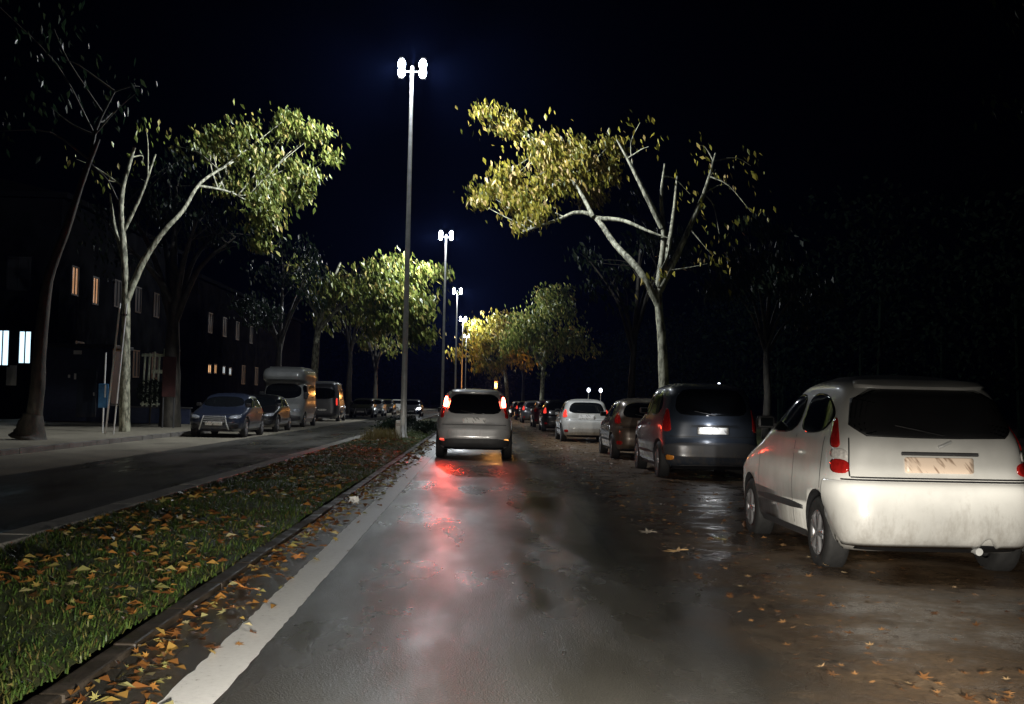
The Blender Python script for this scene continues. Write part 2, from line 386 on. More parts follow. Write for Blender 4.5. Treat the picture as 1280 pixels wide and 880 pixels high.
def med(x, y): 
    t = (x+3.78)/1.94
    return .07*math.sin(PI*max(0, min(1, t))) + .02*math.sin(x*5+y*1.7)*math.sin(y*2.3)
sheet('median_soil', -3.78, -1.84, -20, 420, .05, M['soil'], 14, 600, med)

def blade(b, x, y, z, h, w_, lean, az):
    dx, dy = math.cos(az), math.sin(az)
    px, py = -dy*w_/2, dx*w_/2
    mx, my = x+dx*lean*.35, y+dy*lean*.35
    b.face([(x-px, y-py, z), (x+px, y+py, z), (mx+px*.7, my+py*.7, z+h*.6), (mx-px*.7, my-py*.7, z+h*.6)])
    i = len(b.v); b.v.append((x+dx*lean, y+dy*lean, z+h)); b.f.append((i-1, i-2, i)); b.m.append(0)
b = MB()
for k in range(60000):
    y = 3.5 + 58*(R.random()**1.9)
    x = R.uniform(-3.78, -1.82)
    if R.random() < .25*max(0, math.sin(x*4+y*.9)) : continue
    s = 1 + y*.03
    blade(b, x, y, .05+med(x, y)-.005, R.uniform(.015, .05)*min(s, 1.4), .006*s*1.3, R.uniform(.02, .07)*s, R.uniform(0, 2*PI))
tag(b.build('grass', M['grass']), 'short damp green grass covering the median strip', 'grass', kind='stuff')

def leaf_shape(b, c, L, W, ax, nrm, curl=.15):
    ax = ax.normalized(); sd = nrm.cross(ax)
    if sd.length < 1e-4: sd = ax.orthogonal()
    sd.normalize(); nn = ax.cross(sd)
    base = c - ax*L*.5; tip = c + ax*L*.5
    l1 = c - ax*L*.08 + sd*W*.5 + nn*curl*W; r1 = c - ax*L*.08 - sd*W*.5 + nn*curl*W
    i = len(b.v); b.v += [tuple(base), tuple(r1), tuple(tip), tuple(l1)]
    b.f += [(i, i+1, i+2), (i, i+2, i+3)]; b.m += [0, 0]
def rv(): 
    while True:
        v = Vector((R.uniform(-1, 1), R.uniform(-1, 1), R.uniform(-1, 1)))
        if .01 < v.length < 1: return v
def lobed(b, c, s, rz, tilt=.3, stalk=True):
    """flat five-lobed fallen leaf with curled tips and a stalk"""
    pts = []
    prof = [(0, .22), (35, .62), (52, .34), (78, .95), (104, .36), (90+42, .5)]
    half = [(a_, r_) for a_, r_ in ((-90, .2), (-58, .5), (-38, .28), (-12, .8), (14, .33), (38, .95), (62, .4), (90, 1.1))]
    full = half + [(180-a_, r_) for a_, r_ in half[-2:0:-1]]
    mt = Matrix.Rotation(rz, 3, 'Z') @ Matrix.Rotation(R.uniform(-tilt, tilt), 3, 'X') @ Matrix.Rotation(R.uniform(-tilt, tilt), 3, 'Y')
    ps = []
    for a_, r_ in full:
        a = math.radians(a_); rr = r_*s*R.uniform(.88, 1.1)
        ps.append(Vector(c) + mt @ Vector((rr*math.cos(a), rr*math.sin(a), .18*s*r_*r_*R.uniform(.2, 1.3))))
    i = len(b.v); b.v.append(tuple(Vector(c) + mt @ Vector((0, 0, .0)))); b.v += [tuple(p) for p in ps]
    for k in range(len(ps)):
        b.f.append((i, i+1+k, i+1+(k+1) % len(ps))); b.m.append(0)
    if not stalk: return
    p0 = Vector(c) + mt @ Vector((0, -.2*s, .01)); p1 = Vector(c) + mt @ Vector((.1*s, -.85*s, .06*s))
    b.tube([p0, p1], s*.03, 4)
def zmin_fix(b, z):
    lo = min(v[2] for v in b.v)
    b.v = [(v[0], v[1], v[2]-lo+z) for v in b.v]
# leaf litter: nobody could count it
b = MB()
for k in range(4300):
    y = 3.6 + 34*(R.random()**1.5); 
    if R.random() < .74:
        x = R.uniform(-3.7, -1.85); z = .05+med(x, y)+R.uniform(.03, .06)
        if math.sin(x*2.3+y*.8)+math.sin(y*1.9) < -.4: continue
    else: x = -1.70 + abs(R.gauss(0, .2)); z = R.uniform(.006, .03)
    n_ = Vector((R.gauss(0, .3), R.gauss(0, .3), 1)); ax = Vector((R.uniform(-1, 1), R.uniform(-1, 1), R.uniform(-.12, .12)))
    L = R.uniform(.04, .10)*(1+y*.015)
    if y < 13 and R.random() < .35: lobed(b, (x, y, z), L*R.uniform(.3, .6), R.uniform(0, 6.28), .7, False)
    else: leaf_shape(b, Vector((x, y, z)), L, L*R.uniform(.5, .75), ax, n_, R.uniform(.05, .4))
tag(b.build('leaf_litter', M['litter']), 'brown and yellow fallen leaves scattered over the median and its gutter', 'leaf litter', kind='stuff')
b = MB()
for k in range(1900):
    y = 5 + 50*(R.random()**1.3); x = 1.6 + abs(R.gauss(0, 1.35))
    if x > 5: continue
    ax = Vector((R.uniform(-1, 1), R.uniform(-1, 1), R.uniform(-.1, .1)))
    L = R.uniform(.03, .085)
    if y < 11: lobed(b, (x, y, R.uniform(.04, .055)), L*.6, R.uniform(0, 6.28), .3, False); continue
    leaf_shape(b, Vector((x, y, R.uniform(.035, .06))), L, L*.6, ax, Vector((R.gauss(0, .3), R.gauss(0, .3), 1)), .2)
tag(b.build('leaf_litter', leaf_mat('soaked_leaf_mix', [(0, (.06, .026, .011)), (.5, (.15, .07, .026)), (.9, (.25, .13, .05)), (1, (.4, .3, .17))], .1)), 'dark soaked leaves trodden into the muddy parking strip', 'leaf litter', kind='stuff')
# the leaves that stand out
def fallen(x, y, z, s, mt, label, rz):
    b = MB(); lobed(b, (0, 0, 0), s, rz); zmin_fix(b, 0); o = b.build('fallen_leaf', mt, loc=(x, y, z)); tag(o, label, 'leaf', 'large fallen leaves')
fallen(1.79, 10.35, .006, .14, M['tanleaf'], 'bright tan leaf lying alone where the asphalt meets the muddy strip', .6)
fallen(2.35, 11.2, .022, .09, M['yellowleaf'], 'small yellow leaf on the mud by the front wheel of the white hatchback', 2)
fallen(1.72, 11.7, .02, .11, M['greyleaf'], 'faded grey-brown leaf just beyond the bright tan leaf', 1)
fallen(-1.47, 7.05, .02, .13, M['orangeleaf'], 'orange curled leaf in the gutter beside the white line, nearest the camera', .3)
fallen(-1.50, 7.75, .02, .11, M['orangeleaf'], 'orange leaf in the gutter just beyond the nearest orange leaf', 2.2)
fallen(-1.44, 9.4, .02, .08, M['orangeleaf'], 'small reddish orange leaf touching the white line halfway along the gutter', 4)

# ------------------------------------------------------------------ trees
def spline(pts, n=5):
    pts = [Vector(p) for p in pts]; out = []
    q = [pts[0]*2-pts[1]] + pts + [pts[-1]*2-pts[-2]]
    for i in range(1, len(q)-2):
        for k in range(n):
            t = k/n; a, b_, c, d = q[i-1], q[i], q[i+1], q[i+2]
            out.append(.5*((2*b_)+(c-a)*t+(2*a-5*b_+4*c-d)*t*t+(3*b_-a-3*c+d)*t**3))
    out.append(pts[-1]); return out
def limb(b, pts, r0, r1, n=8, seg=5, lump=.06):
    s = spline(pts, seg); k = len(s)-1
    b.tube(s, [r0+(r1-r0)*i/k for i in range(k+1)], n, True, lump); return s
def clump(b, c, r, n, L, droop=1.0, flat=.8, gs=True):
    c = Vector(c)
    for _ in range(n):
        if gs: p = c + Vector((R.gauss(0, .52)*r, R.gauss(0, .52)*r, R.gauss(0, .46)*r*flat))
        else:
            v = rv(); v = v.normalized()*(v.length**.6); p = c + Vector((v.x*r, v.y*r, v.z*r*flat))
        ax = Vector((.3 + R.gauss(0, .33), R.gauss(0, .33), -droop + R.gauss(0, .3)))
        l_ = L*R.uniform(.5, 1.3)
        leaf_shape(b, p, l_, l_*R.uniform(.3, .5), -ax if R.random() < .0 else ax, rv(), R.uniform(.0, .35))
def tree(label, limbs, clumps, leafm, barkm, L=.24, group='street trees lining the road', twigs=True):
    """limbs: list of (points, r0, r1); clumps: (centre, radius, leaf count)"""
    base = Vector(limbs[0][0][0]); root = empty('plane_tree', base)
    tag(root, label, 'tree', group)
    t = MB(); ends = []
    for pts, r0, r1 in limbs:
        s = limb(t, [Vector(p)-base for p in pts], r0, r1, 10); ends += s[len(s)//3:]
    cr = MB()
    for c, r, n in clumps:
        c = Vector(c)-base
        # crowns are built of several smaller sprays so gaps show through
        k = max(1, int(r*3.6)) if n > 60 else 2
        cand = sorted(ends, key=lambda e: (e-c).length)[:7]
        for _ in range(k):
            q = c + Vector((R.gauss(0, .5)*r, R.gauss(0, .5)*r, R.gauss(0, .42)*r))
            if twigs:
                near = R.choice(cand); mid = (near+q)/2 + rv()*.22*r + Vector((0, 0, .1*r)); limb(t, [near, mid, q], .022+.008*r, .008, 5, 3, 0)
            clump(cr, q, r*.6, max(3, int(n*(1.75 if n > 60 else 1.2))//k), L)
        clump(cr, c, r*1.05, n//5, L)
    t.build('trunk', barkm, root, True); cr.build('crown', leafm, root)
    return root
def gtree(label, x, y, h, crown_r, leafm, barkm, n=1500, r=.26, lean=0, L=.28, group='street trees lining the road', bare=.0):
    f = h*R.uniform(.34, .42); top = (x+lean+R.uniform(-.3, .3), y+R.uniform(-.4, .4), h*.86)
    limbs = [([(x, y, 0), (x+R.uniform(-.08, .08), y, f*.5), (x+lean*.2, y, f), ((x+lean*.6+top[0])/2-lean*.3, y, h*.62), top], r, .04)]
    cl = []
    for k in range(6):
        a = k*1.05+R.uniform(-.3, .3); rr = crown_r*R.uniform(.6, .95); z = h*R.uniform(.58, .86)
        e = (x+lean*.6+rr*math.cos(a), y+rr*math.sin(a), z)
        limbs.append(([(x+lean*.2, y, f*R.uniform(.9, 1.25)), (x+lean*.4+rr*.4*math.cos(a), y+rr*.4*math.sin(a), (f+z)/2+.1*h*.3), e], r*.4, .03))
        cl.append((e, crown_r*.42, int(n/8)))
    cl.append(((x+lean*.6, y, h*.8), crown_r*.55, int(n/5))); cl.append(((x+lean*.5, y, h*.93), crown_r*.4, int(n/10)))
    return tree(label, limbs, cl, leafm, barkm, L, group)
D = 38.
def back(pt, k=2.7):     # the lit side of the crown reaches back past the lamp
    x, y, z = pt; y2 = y+k; return (x*y2/y, y2, 1.3+(z-1.3)*y2/y)
bk = back
tree('big plane tree right of the road, pale forked trunk behind the navy car, yellow leaves',
     [([(6.1, D, 0), (6.05, D, 1.6), (5.95, D, 3.4), (5.8, D, 5.05), (5.95, D, 6.8), (5.85, D, 8.2), (5.92, D-.2, 9.3)], .21, .03),
      ([(5.82, D, 4.6), (5.2, D, 5.7), bk((4.35, D, 6.6), .8), bk((3.65, D, 7.5), 1.6), bk((3.0, D, 7.62), 1.8), bk((2.5, D, 7.4), 2), bk((1.3, D, 6.95), 2.3)], .13, .04),
      ([bk((3.75, D, 7.45), 1.5), bk((4.6, D, 7.4), 1), (5.5, D, 7.05), (6.1, D-.3, 6.8)], .09, .02),
      ([bk((3.6, D, 7.5), 1.5), bk((3.1, D, 8.4), 2), bk((2.3, D, 9.4), 2.5), bk((1.2, D, 10.3))], .08, .03),
      ([(5.9, D, 7.2), (5.3, D-.1, 8.3), (4.8, D, 9.3), (4.35, D, 10.1)], .11, .035),
      ([(5.82, D, 5.1), (6.5, D+.1, 6.5), (7.3, D+.2, 8.4), (7.7, D+.3, 9.8)], .14, .03),
      ([(5.9, D, 5.6), (6.3, D+.6, 7.2), (6.6, D+1.4, 9.2)], .11, .03)],
     [(bk((-.15, D, 10.8)), .7, 230), (bk((.7, D, 10.5)), .8, 300), (bk((-.25, D, 8.25)), .6, 200), (bk((1.7, D, 9.75)), 1.1, 620), (bk((2.9, D, 9.6)), 1.0, 480),
      (bk((3.3, D, 8.6)), 1.0, 480), (bk((2.1, D, 8.4)), 1.1, 620), (bk((1.2, D, 7.7)), .9, 420), (bk((.5, D, 8.6)), .8, 260), (bk((1.4, D, 7.0)), .45, 110), (bk((4.1, D, 9.9)), .7, 140), (bk((3.9, D, 9.2)), .6, 120),
      ((5.6, D, 10.0), 1.0, 18), ((6.6, D, 9.6), 1.1, 20), ((7.6, D, 9.0), 1.1, 22), ((8.2, D, 7.8), 1.1, 20), ((7.4, D+.3, 5.8), 1.2, 26), ((5.5, D-.6, 5.6), .9, 16), ((8.8, D+.4, 9.0), 1.2, 24)],
     M['leafa'], M['bark'], .24)
tree('plane tree on the left pavement behind the twin posts, bright leaves on its right side',
     [([(-11.5, D, .11), (-11.55, D, 2.4), (-11.6, D, 4.55), (-11.75, D, 6.3), (-11.85, D, 7.8), (-11.5, D, 9.4)], .18, .05),
      ([(-11.6, D, 4.3), (-11.1, D, 5.6), (-10.5, D, 6.6), (-9.9, D+.2, 7.4), bk((-9.3, D, 8.3), .7), bk((-8.3, D, 9.0), 1.6)], .12, .035),
      ([(-11.7, D, 5.6), (-12.1, D+.2, 6.8), (-12.3, D+.2, 7.9)], .07, .03),
      ([(-11.75, D, 6.6), (-11.2, D, 7.9), (-10.8, D, 9.2)], .06, .03),
      ([bk((-9.4, D, 8.2), .6), bk((-8.3, D, 8.0), 1.6), bk((-7.2, D, 7.4), 2.3)], .05, .02)],
     [(bk((-7.3, D, 7.5), 2.3), 1.05, 560), (bk((-6.7, D, 8.1), 2.3), .9, 400), (bk((-7.1, D, 9.2), 2.3), 1.15, 560), (bk((-5.6, D, 9.8), 2.3), .75, 330), (bk((-5.9, D, 9.0), 2.3), .6, 200), (bk((-8.7, D, 9.3), 2.3), 1.1, 300), (bk((-7.1, D, 6.5), 2.3), .55, 180),
      (bk((-6.5, D, 10.2), 2.3), .7, 200), (bk((-9.7, D, 9.5), 2), .9, 60), ((-11.3, D, 9.6), 1.2, 26), ((-12.4, D, 8.6), 1.1, 18), (bk((-8.4, D, 8.3), 2), .7, 100)],
     M['leafb'], M['bark'], .24)
tree('leftmost tree, dark leaning trunk with a pale right edge and a flared base',
     [([(-11.45, 30, .11), (-11.4, 30, .45), (-11.32, 30, 1.4), (-11.28, 30, 2.6), (-11.15, 30, 4.2), (-10.75, 30, 5.5), (-10.35, 30, 6.9), (-10.0, 30, 7.9)], .24, .05),
      ([(-11.5, 30, .11), (-11.46, 30, .3), (-11.4, 30, .75)], .52, .25),
      ([(-10.2, 30, 7.3), (-10.1, 30.1, 8.2), (-9.7, 30.2, 9.2)], .06, .02), ([(-10.15, 30, 7.2), (-9.7, 29.9, 6.8), (-9.4, 29.8, 6.3)], .035, .015)],
     [((-11, 30, 9.2), 1.4, 40), ((-12.2, 30, 8), 1.3, 40), ((-9.7, 30.2, 9.2), .6, 12), ((-12, 30, 10.4), 1.6, 60)],
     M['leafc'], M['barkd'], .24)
S = 78.
tree('tree left of the road behind the second lamp post, wide bright yellow-green crown',
     [([(-11.1, S, .11), (-11.1, S, 3.6), (-10.9, S, 6.4), (-10.2, S, 8.8), (-9.6, S, 10.5)], .3, .08), ([(-11, S, 5.8), (-9.4, S-.5, 7.5), (-7, S-1, 8.6), (-4.6, S-1.5, 9)], .17, .04),
      ([(-10.8, S, 6.6), (-11.8, S, 8.2), (-12.2, S, 10)], .12, .04)],
     [((-6, S-1.5, 9.3), 2.1, 1100), ((-4.2, S-1.5, 8.9), 1.5, 620), ((-3.4, S-1.6, 9.9), .9, 260), ((-8, S-.6, 9.2), 1.7, 620), ((-5, S-1.2, 7.0), 1.6, 560), ((-4.4, S-1, 5.7), 1.1, 240), ((-6.8, S-1, 6.6), 1.3, 330), ((-10, S, 8.6), 1.5, 180), ((-11.5, S, 9.4), 1.5, 90)],
     M['leafb'], M['bark'], .42)
S = 113.
tree('tree right of the road beyond the white parked hatchback, rounded yellow-green crown',
     [([(6.0, S, 0), (6.05, S, 3), (6.2, S, 6), (6.8, S, 9.5), (7, S, 11.5)], .26, .07), ([(6.1, S, 4.8), (4.6, S-.5, 7), (3.6, S-1, 8.4)], .14, .04), ([(6.2, S, 5.5), (7.8, S, 7.6), (9.2, S, 8.6)], .14, .04)],
     [((6.8, S-1, 10), 2.2, 560), ((4.4, S-1, 8), 2.2, 560), ((3, S-1.3, 7.2), 1.4, 220), ((8.8, S, 8.2), 2.1, 420), ((7.4, S, 12), 1.7, 260), ((6, S-1, 6.8), 1.9, 300)],
     M['leafb'], M['bark'], .46)
tree('far tree in the middle distance lit amber beside the last lamp posts',
     [([(3.6, 152, 0), (3.4, 152, 4), (2.6, 151, 8), (1.5, 151, 10.5)], .3, .08), ([(3.4, 152, 5), (1, 151, 7), (-.6, 150, 8.5)], .15, .05)],
     [((0, 150, 10), 2.6, 520), ((-.8, 149.5, 8), 1.9, 360), ((2.4, 150, 8.6), 2.4, 420), ((.6, 149.5, 5.8), 1.8, 240), ((3.8, 151, 11), 2, 220), ((4.8, 151, 7), 2, 220)],
     M['leafa'], M['bark'], .6)
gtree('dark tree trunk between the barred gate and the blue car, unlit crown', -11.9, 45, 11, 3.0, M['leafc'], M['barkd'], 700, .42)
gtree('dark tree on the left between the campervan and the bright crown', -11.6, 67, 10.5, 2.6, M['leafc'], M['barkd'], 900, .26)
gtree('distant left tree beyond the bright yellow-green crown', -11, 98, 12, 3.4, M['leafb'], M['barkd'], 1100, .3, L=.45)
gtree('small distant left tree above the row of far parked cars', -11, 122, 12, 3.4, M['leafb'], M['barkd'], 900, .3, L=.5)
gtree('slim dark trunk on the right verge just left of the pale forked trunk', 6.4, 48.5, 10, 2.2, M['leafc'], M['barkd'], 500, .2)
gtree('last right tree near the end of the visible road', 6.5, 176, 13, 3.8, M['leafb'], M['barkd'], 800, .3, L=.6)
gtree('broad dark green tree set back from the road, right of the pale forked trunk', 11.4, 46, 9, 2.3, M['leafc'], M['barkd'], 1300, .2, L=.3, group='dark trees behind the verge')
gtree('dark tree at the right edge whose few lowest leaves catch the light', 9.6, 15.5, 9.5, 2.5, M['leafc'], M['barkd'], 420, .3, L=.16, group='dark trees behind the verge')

# added dark wood blocking the haze glow behind the verge and road end
b = MB()
def wood(x, y, h, r, n):
    b.tube([(x, y, 0), (x+R.uniform(-.3, .3), y, h*.6)], .18, 5)
    for _ in range(n):
        p = Vector((x+R.gauss(0, r*.5), y+R.gauss(0, r*.4), h*R.uniform(.12, 1)**.8)); l_ = R.uniform(.3, .6)*(1 if y < 240 else 2); leaf_shape(b, p, l_, l_*.6, rv(), rv(), .2)
for k in range(30): wood(R.uniform(23, 32), 40+k*7, R.uniform(9, 15), 4.6, 900)
for k in range(26): wood(-48+k*5.2+R.uniform(-1, 1), R.uniform(262, 285), R.uniform(14, 21), 6, 380)
tag(b.build('backdrop_wood', M['woodleaf']), 'added dark wood backdrop behind the right verge and across the end of the road', 'wood', kind='stuff')
# ------------------------------------------------------------------ street lamps
LAMPX = -2.42
def lamp_proto():
    root = empty('street_lamp')
    p = MB(); p.lathe([(.0, .05), (.17, .05), (.17, .11), (.115, .14), (.105, .8), (.095, 1.2), (.055, 11.85), (.05, 12.0), (.0, 12.04)], n=16); p.build('pole', M['steel'], root, True)
    d = MB(); d.box((0, -.103, .62), (.11, .012, .3), 0, .004); d.build('service_door', M['steel'], root)
    a = MB(); a.tube([(-.36, .1, 11.9), (-.15, .02, 11.84), (.15, .02, 11.84), (.36, .1, 11.9)], .02, 8); a.build('crossarm', M['steel'], root, True)
    for s in (-1, 1):
        h = MB(); h.box((s*.36, .12, 11.98), (.17, .1, .72), 0, .04)
        hd = h.build('lamp_head', M['dark'], root)
        for z in (11.83, 12.10):
            e = MB(); e.lathe([(.0, -.12), (.07, -.11), (.11, -.07), (.125, 0), (.115, .07)], (0, 0, 0), 16, 'z')
            e.v = [(s*.34 + v[0], v[2] + .06 - (.004 if z > 12 else 0), z - v[1]*1.4) for v in e.v]
            e.build('diffuser', M['lampon'], hd, True)
    return root
lamp0 = lamp_proto()
LAMP_Y = [37.0, 74.5, 112, 149.5, 187]
LL = ['tall double-headed street lamp in the median, nearest and tallest of the row', 'second double-headed street lamp of the median row, beside the bright left crown',
      'third double-headed street lamp of the median row, just left of the silver car', 'fourth double-headed street lamp of the median row, small in the distance', 'farthest double-headed street lamp of the median row']
for i, y in enumerate(LAMP_Y):
    o = lamp0 if i == 0 else copy_tree(lamp0)
    o.location = (LAMPX, y, .05); tag(o, LL[i], 'street lamp', 'double-headed street lamps along the median')
    for s in (-1, 1):
        ld = bpy.data.lights.new('street_light', 'SPOT'); ld.energy = 4800; ld.color = (.92, .96, 1); ld.shadow_soft_size = .14
        ld.spot_size = math.radians(160); ld.spot_blend = .75
        lo = link(bpy.data.objects.new('street_light', ld)); lo.location = (LAMPX + s*.46, y-.22, 12.0)
        lo.rotation_euler = Vector((s*.9, .14, -.36)).to_track_quat('-Z', 'Y').to_euler()   # floodlights face the two carriageways

    ld = bpy.data.lights.new('street_light', 'POINT'); ld.energy = 850; ld.color = (.9, .95, 1); ld.shadow_soft_size = .12    # spill of both heads
    lo = link(bpy.data.objects.new('street_light', ld)); lo.location = (LAMPX, y-.45, 12.05)
# amber signal far down the road
root = empty('traffic_light', (1.9, 142, 0)); tag(root, 'far amber traffic signal glowing beyond the silver car', 'traffic light')
b = MB(); b.tube([(0, 0, 0), (0, 0, 3.9)], .06, 10); b.build('pole', M['steel'], root, True)
b = MB(); b.box((0, -.12, 3.45), (.32, .2, .95), 0, .03); hb = b.build('signal_housing', M['dark'], root)
for z, mt in ((3.75, M['redlens']), (3.45, M['amberlamp']), (3.15, M['dark'])):
    b = MB(); b.lathe([(.0, -.02), (.08, -.015), (.1, 0)], (0, 0, 0), 14); b.v = [(v[0], v[2]-.225, z+v[1]) for v in b.v]; b.build('signal_lens', mt, hb, True)
ld = bpy.data.lights.new('amber_light', 'POINT'); ld.energy = 2800; ld.color = (1, .42, .1); ld.shadow_soft_size = .1
lo = link(bpy.data.objects.new('amber_light', ld)); lo.location = (1.9, 141.4, 3.45)

# ------------------------------------------------------------------ cars
def lerp(tab, z):
    if z <= tab[0][0]: return tab[0][1]
    for (a, u), (b_, v) in zip(tab, tab[1:]):
        if z <= b_: return u+(v-u)*(z-a)/(b_-a)
    return tab[-1][1]
def smooth(tab, z, w_=.028):
    return sum(lerp(tab, z+w_*k)*c for k, c in ((-1, .17), (-.5, .2), (0, .26), (.5, .2), (1, .17)))
class Shape:
    """car skin made of stacked plan outlines; y runs from the tail (0) to the nose (L)"""
    def __init__(s, L, W, H, rear, front, width, nb=6., nt=4.6, zb=.2):
        s.L, s.W, s.H, s.rear, s.front, s.width, s.nb, s.nt, s.zb = L, W, H, rear, front, width, nb, nt, zb; s.cache = {}
    def plan(s, z):
        yr, yf = smooth(s.rear, z), smooth(s.front, z); w_ = smooth(s.width, z)*s.W/2
        t = max(0, min(1, (z-.8)/.4)); return (yr+yf)/2, (yf-yr)/2, w_, s.nb+(s.nt-s.nb)*t
    def ring(s, z, k=120):
        yc, a, w_, n_ = s.plan(z); out = []
        for i in range(k):
            th = 2*PI*i/k; c_, s_ = math.cos(th), math.sin(th)
            out.append(Vector((w_*math.copysign(abs(c_)**(2/n_), c_), yc + a*math.copysign(abs(s_)**(2/n_), s_) - s.L/2, z)))
        return out
    def half(s, end, z):
        key = (end, round(z, 4))
        if key not in s.cache:
            yc, a, w_, n_ = s.plan(z); P = []; K = 240
            for i in range(K+1):
                th = PI/2*i/K; P.append((w_*math.sin(th)**(2/n_), yc + (-a if end == 'rear' else a)*math.cos(th)**(2/n_) - s.L/2))
            d = [0]
            for p, q in zip(P, P[1:]): d.append(d[-1]+math.hypot(q[0]-p[0], q[1]-p[1]))
            s.cache[key] = (P, d)
        return s.cache[key]
    def wrap0(s, end, u, z):
        P, d = s.half(end, z); a = abs(u); lo, hi = 0, len(d)-1
        while hi-lo > 1:
            m_ = (lo+hi)//2
            if d[m_] <= a: lo = m_
            else: hi = m_
        t = (a-d[lo])/max(1e-9, d[hi]-d[lo]); t = min(max(t, 0), 1.5)
        x = P[lo][0]+(P[hi][0]-P[lo][0])*t; y = P[lo][1]+(P[hi][1]-P[lo][1])*t
        return Vector((math.copysign(x, u), y, z))
    def wrap(s, end, u, z, off=0):
        e = .012; p = s.wrap0(end, u, z)
        if off == 0: return p
        du = s.wrap0(end, u+e, z)-s.wrap0(end, u-e, z); dz = s.wrap0(end, u, z+e)-s.wrap0(end, u, z-e)
        n_ = du.cross(dz)
        if n_.length < 1e-9: return p
        n_.normalize()
        ref = Vector((p.x*.4, -1 if end == 'rear' else 1, .25))
        if n_.dot(ref) < 0: n_ = -n_
        return p+n_*off
    def side(s, sg, y, z, off=0):
        yc, a, w_, n_ = s.plan(z); t = min(1, abs((y+s.L/2-yc)/a)); x = w_*(1-t**n_)**(1/n_)
        return Vector((sg*(x+off), y, z + off*.15))
def chaikin(p, k=2):
    for _ in range(k):
        q = []
        for a, c in zip(p, p[1:]+p[:1]): q += [(a[0]*.78+c[0]*.22, a[1]*.78+c[1]*.22), (a[0]*.22+c[0]*.78, a[1]*.22+c[1]*.78)]
        p = q
    return p
def dens(p, d=.07):
    out = []
    for a, c in zip(p, p[1:]+p[:1]):
        k = max(1, int(math.hypot(c[0]-a[0], c[1]-a[1])/d))
        out += [(a[0]+(c[0]-a[0])*i/k, a[1]+(c[1]-a[1])*i/k) for i in range(k)]
    return out
def patch(b, fn, outline, off=.004, rnd=2, rings=5, skirt=.012):
    p = dens(chaikin(outline, rnd), .045) if rnd else dens(outline, .045)
    ext = max(max(q[0] for q in p)-min(q[0] for q in p), max(q[1] for q in p)-min(q[1] for q in p)); rings = max(4, min(16, int(ext/.07)))
    cx = sum(q[0] for q in p)/len(p); cy_ = sum(q[1] for q in p)/len(p)
    rows = []
    for k in range(1, rings+1):
        t = k/rings; rows.append([fn(cx+(q[0]-cx)*t, cy_+(q[1]-cy_)*t, off) for q in p])
    rows.append([fn(q[0], q[1], off-skirt) for q in p])
    b.grid(rows, True)
    i = len(b.v); b.v.append(tuple(fn(cx, cy_, off)))
    st = i - len(rows)*len(p)
    for k in range(len(p)): b.f.append((i, st+(k+1) % len(p), st+k)); b.m.append(b.mi)
def rrect(u0, u1, z0, z1, r=.014):
    o = []
    for cx, cz, a0 in ((u1-r, z1-r, 0), (u0+r, z1-r, 90), (u0+r, z0+r, 180), (u1-r, z0+r, 270)):
        o += [(cx+r*math.cos(math.radians(a0+k*30)), cz+r*math.sin(math.radians(a0+k*30))) for k in range(4)]
    return o
def mirror(o): return [(-u, z) for u, z in o][::-1]
def rect(u0, u1, z0, z1): return [(u0, z0), (u1, z0), (u1, z1), (u0, z1)]

def hatch_shape(L=3.8, W=1.7, H=1.58, estate=0., belt=1.06, nb=6., nt=4.6):
    return Shape(L, W, H,
        [(.20, .2), (.26, .06), (.34, .015), (.5, 0), (.68, .02), (.755, .045), (.80, .10), (belt-.06, .13), (belt+.04, .16), (H-.16, .38-estate*.1), (H-.08, .5-estate*.15), (H-.03, .68-estate*.2), (H, 1.0-estate*.3)],
        [(.20, L-.25), (.3, L-.03), (.48, L), (.66, L-.05), (.78, L-.2), (.9, L-.55), (belt-.08, L-.86), (belt, L-1.0), (H-.2, L-1.62), (H-.1, L-1.85), (H-.03, L-2.1), (H, L-2.4)],
        [(.20, .9), (.27, .955), (.45, .985), (.64, 1.0), (.85, .985), (belt-.03, .955), (belt+.03, .93), (H-.2, .81), (H-.09, .745), (H-.035, .66), (H, .5)], nb, nt)
def body_mesh(sh, wy, wr):
    rings = []; z = sh.zb
    while z < sh.H-.12: rings.append(z); z += .025
    rings += [sh.H-.12+.12*(1-(1-i/12)**1.7) for i in range(13)]
    b = MB(); rows = [sh.ring(z) for z in rings]; b.grid(rows, True)
    b.face(rows[0][::-1])
    # roof closes with a slight dome
    last = rows[-1]; c = sum((p for p in last), Vector())/len(last)
    dm = [[c + (p-c)*t + Vector((0, 0, .03*(1-t*t))) for p in last] for t in (.999, .8, .6, .4, .2)]
    b.grid([last]+dm[1:], True)
    i = len(b.v); b.v.append(tuple(c+Vector((0, 0, .03)))); st = i-len(last)
    for k in range(len(last)): b.f.append((st+k, st+(k+1) % len(last), i)); b.m.append(0)
    return b
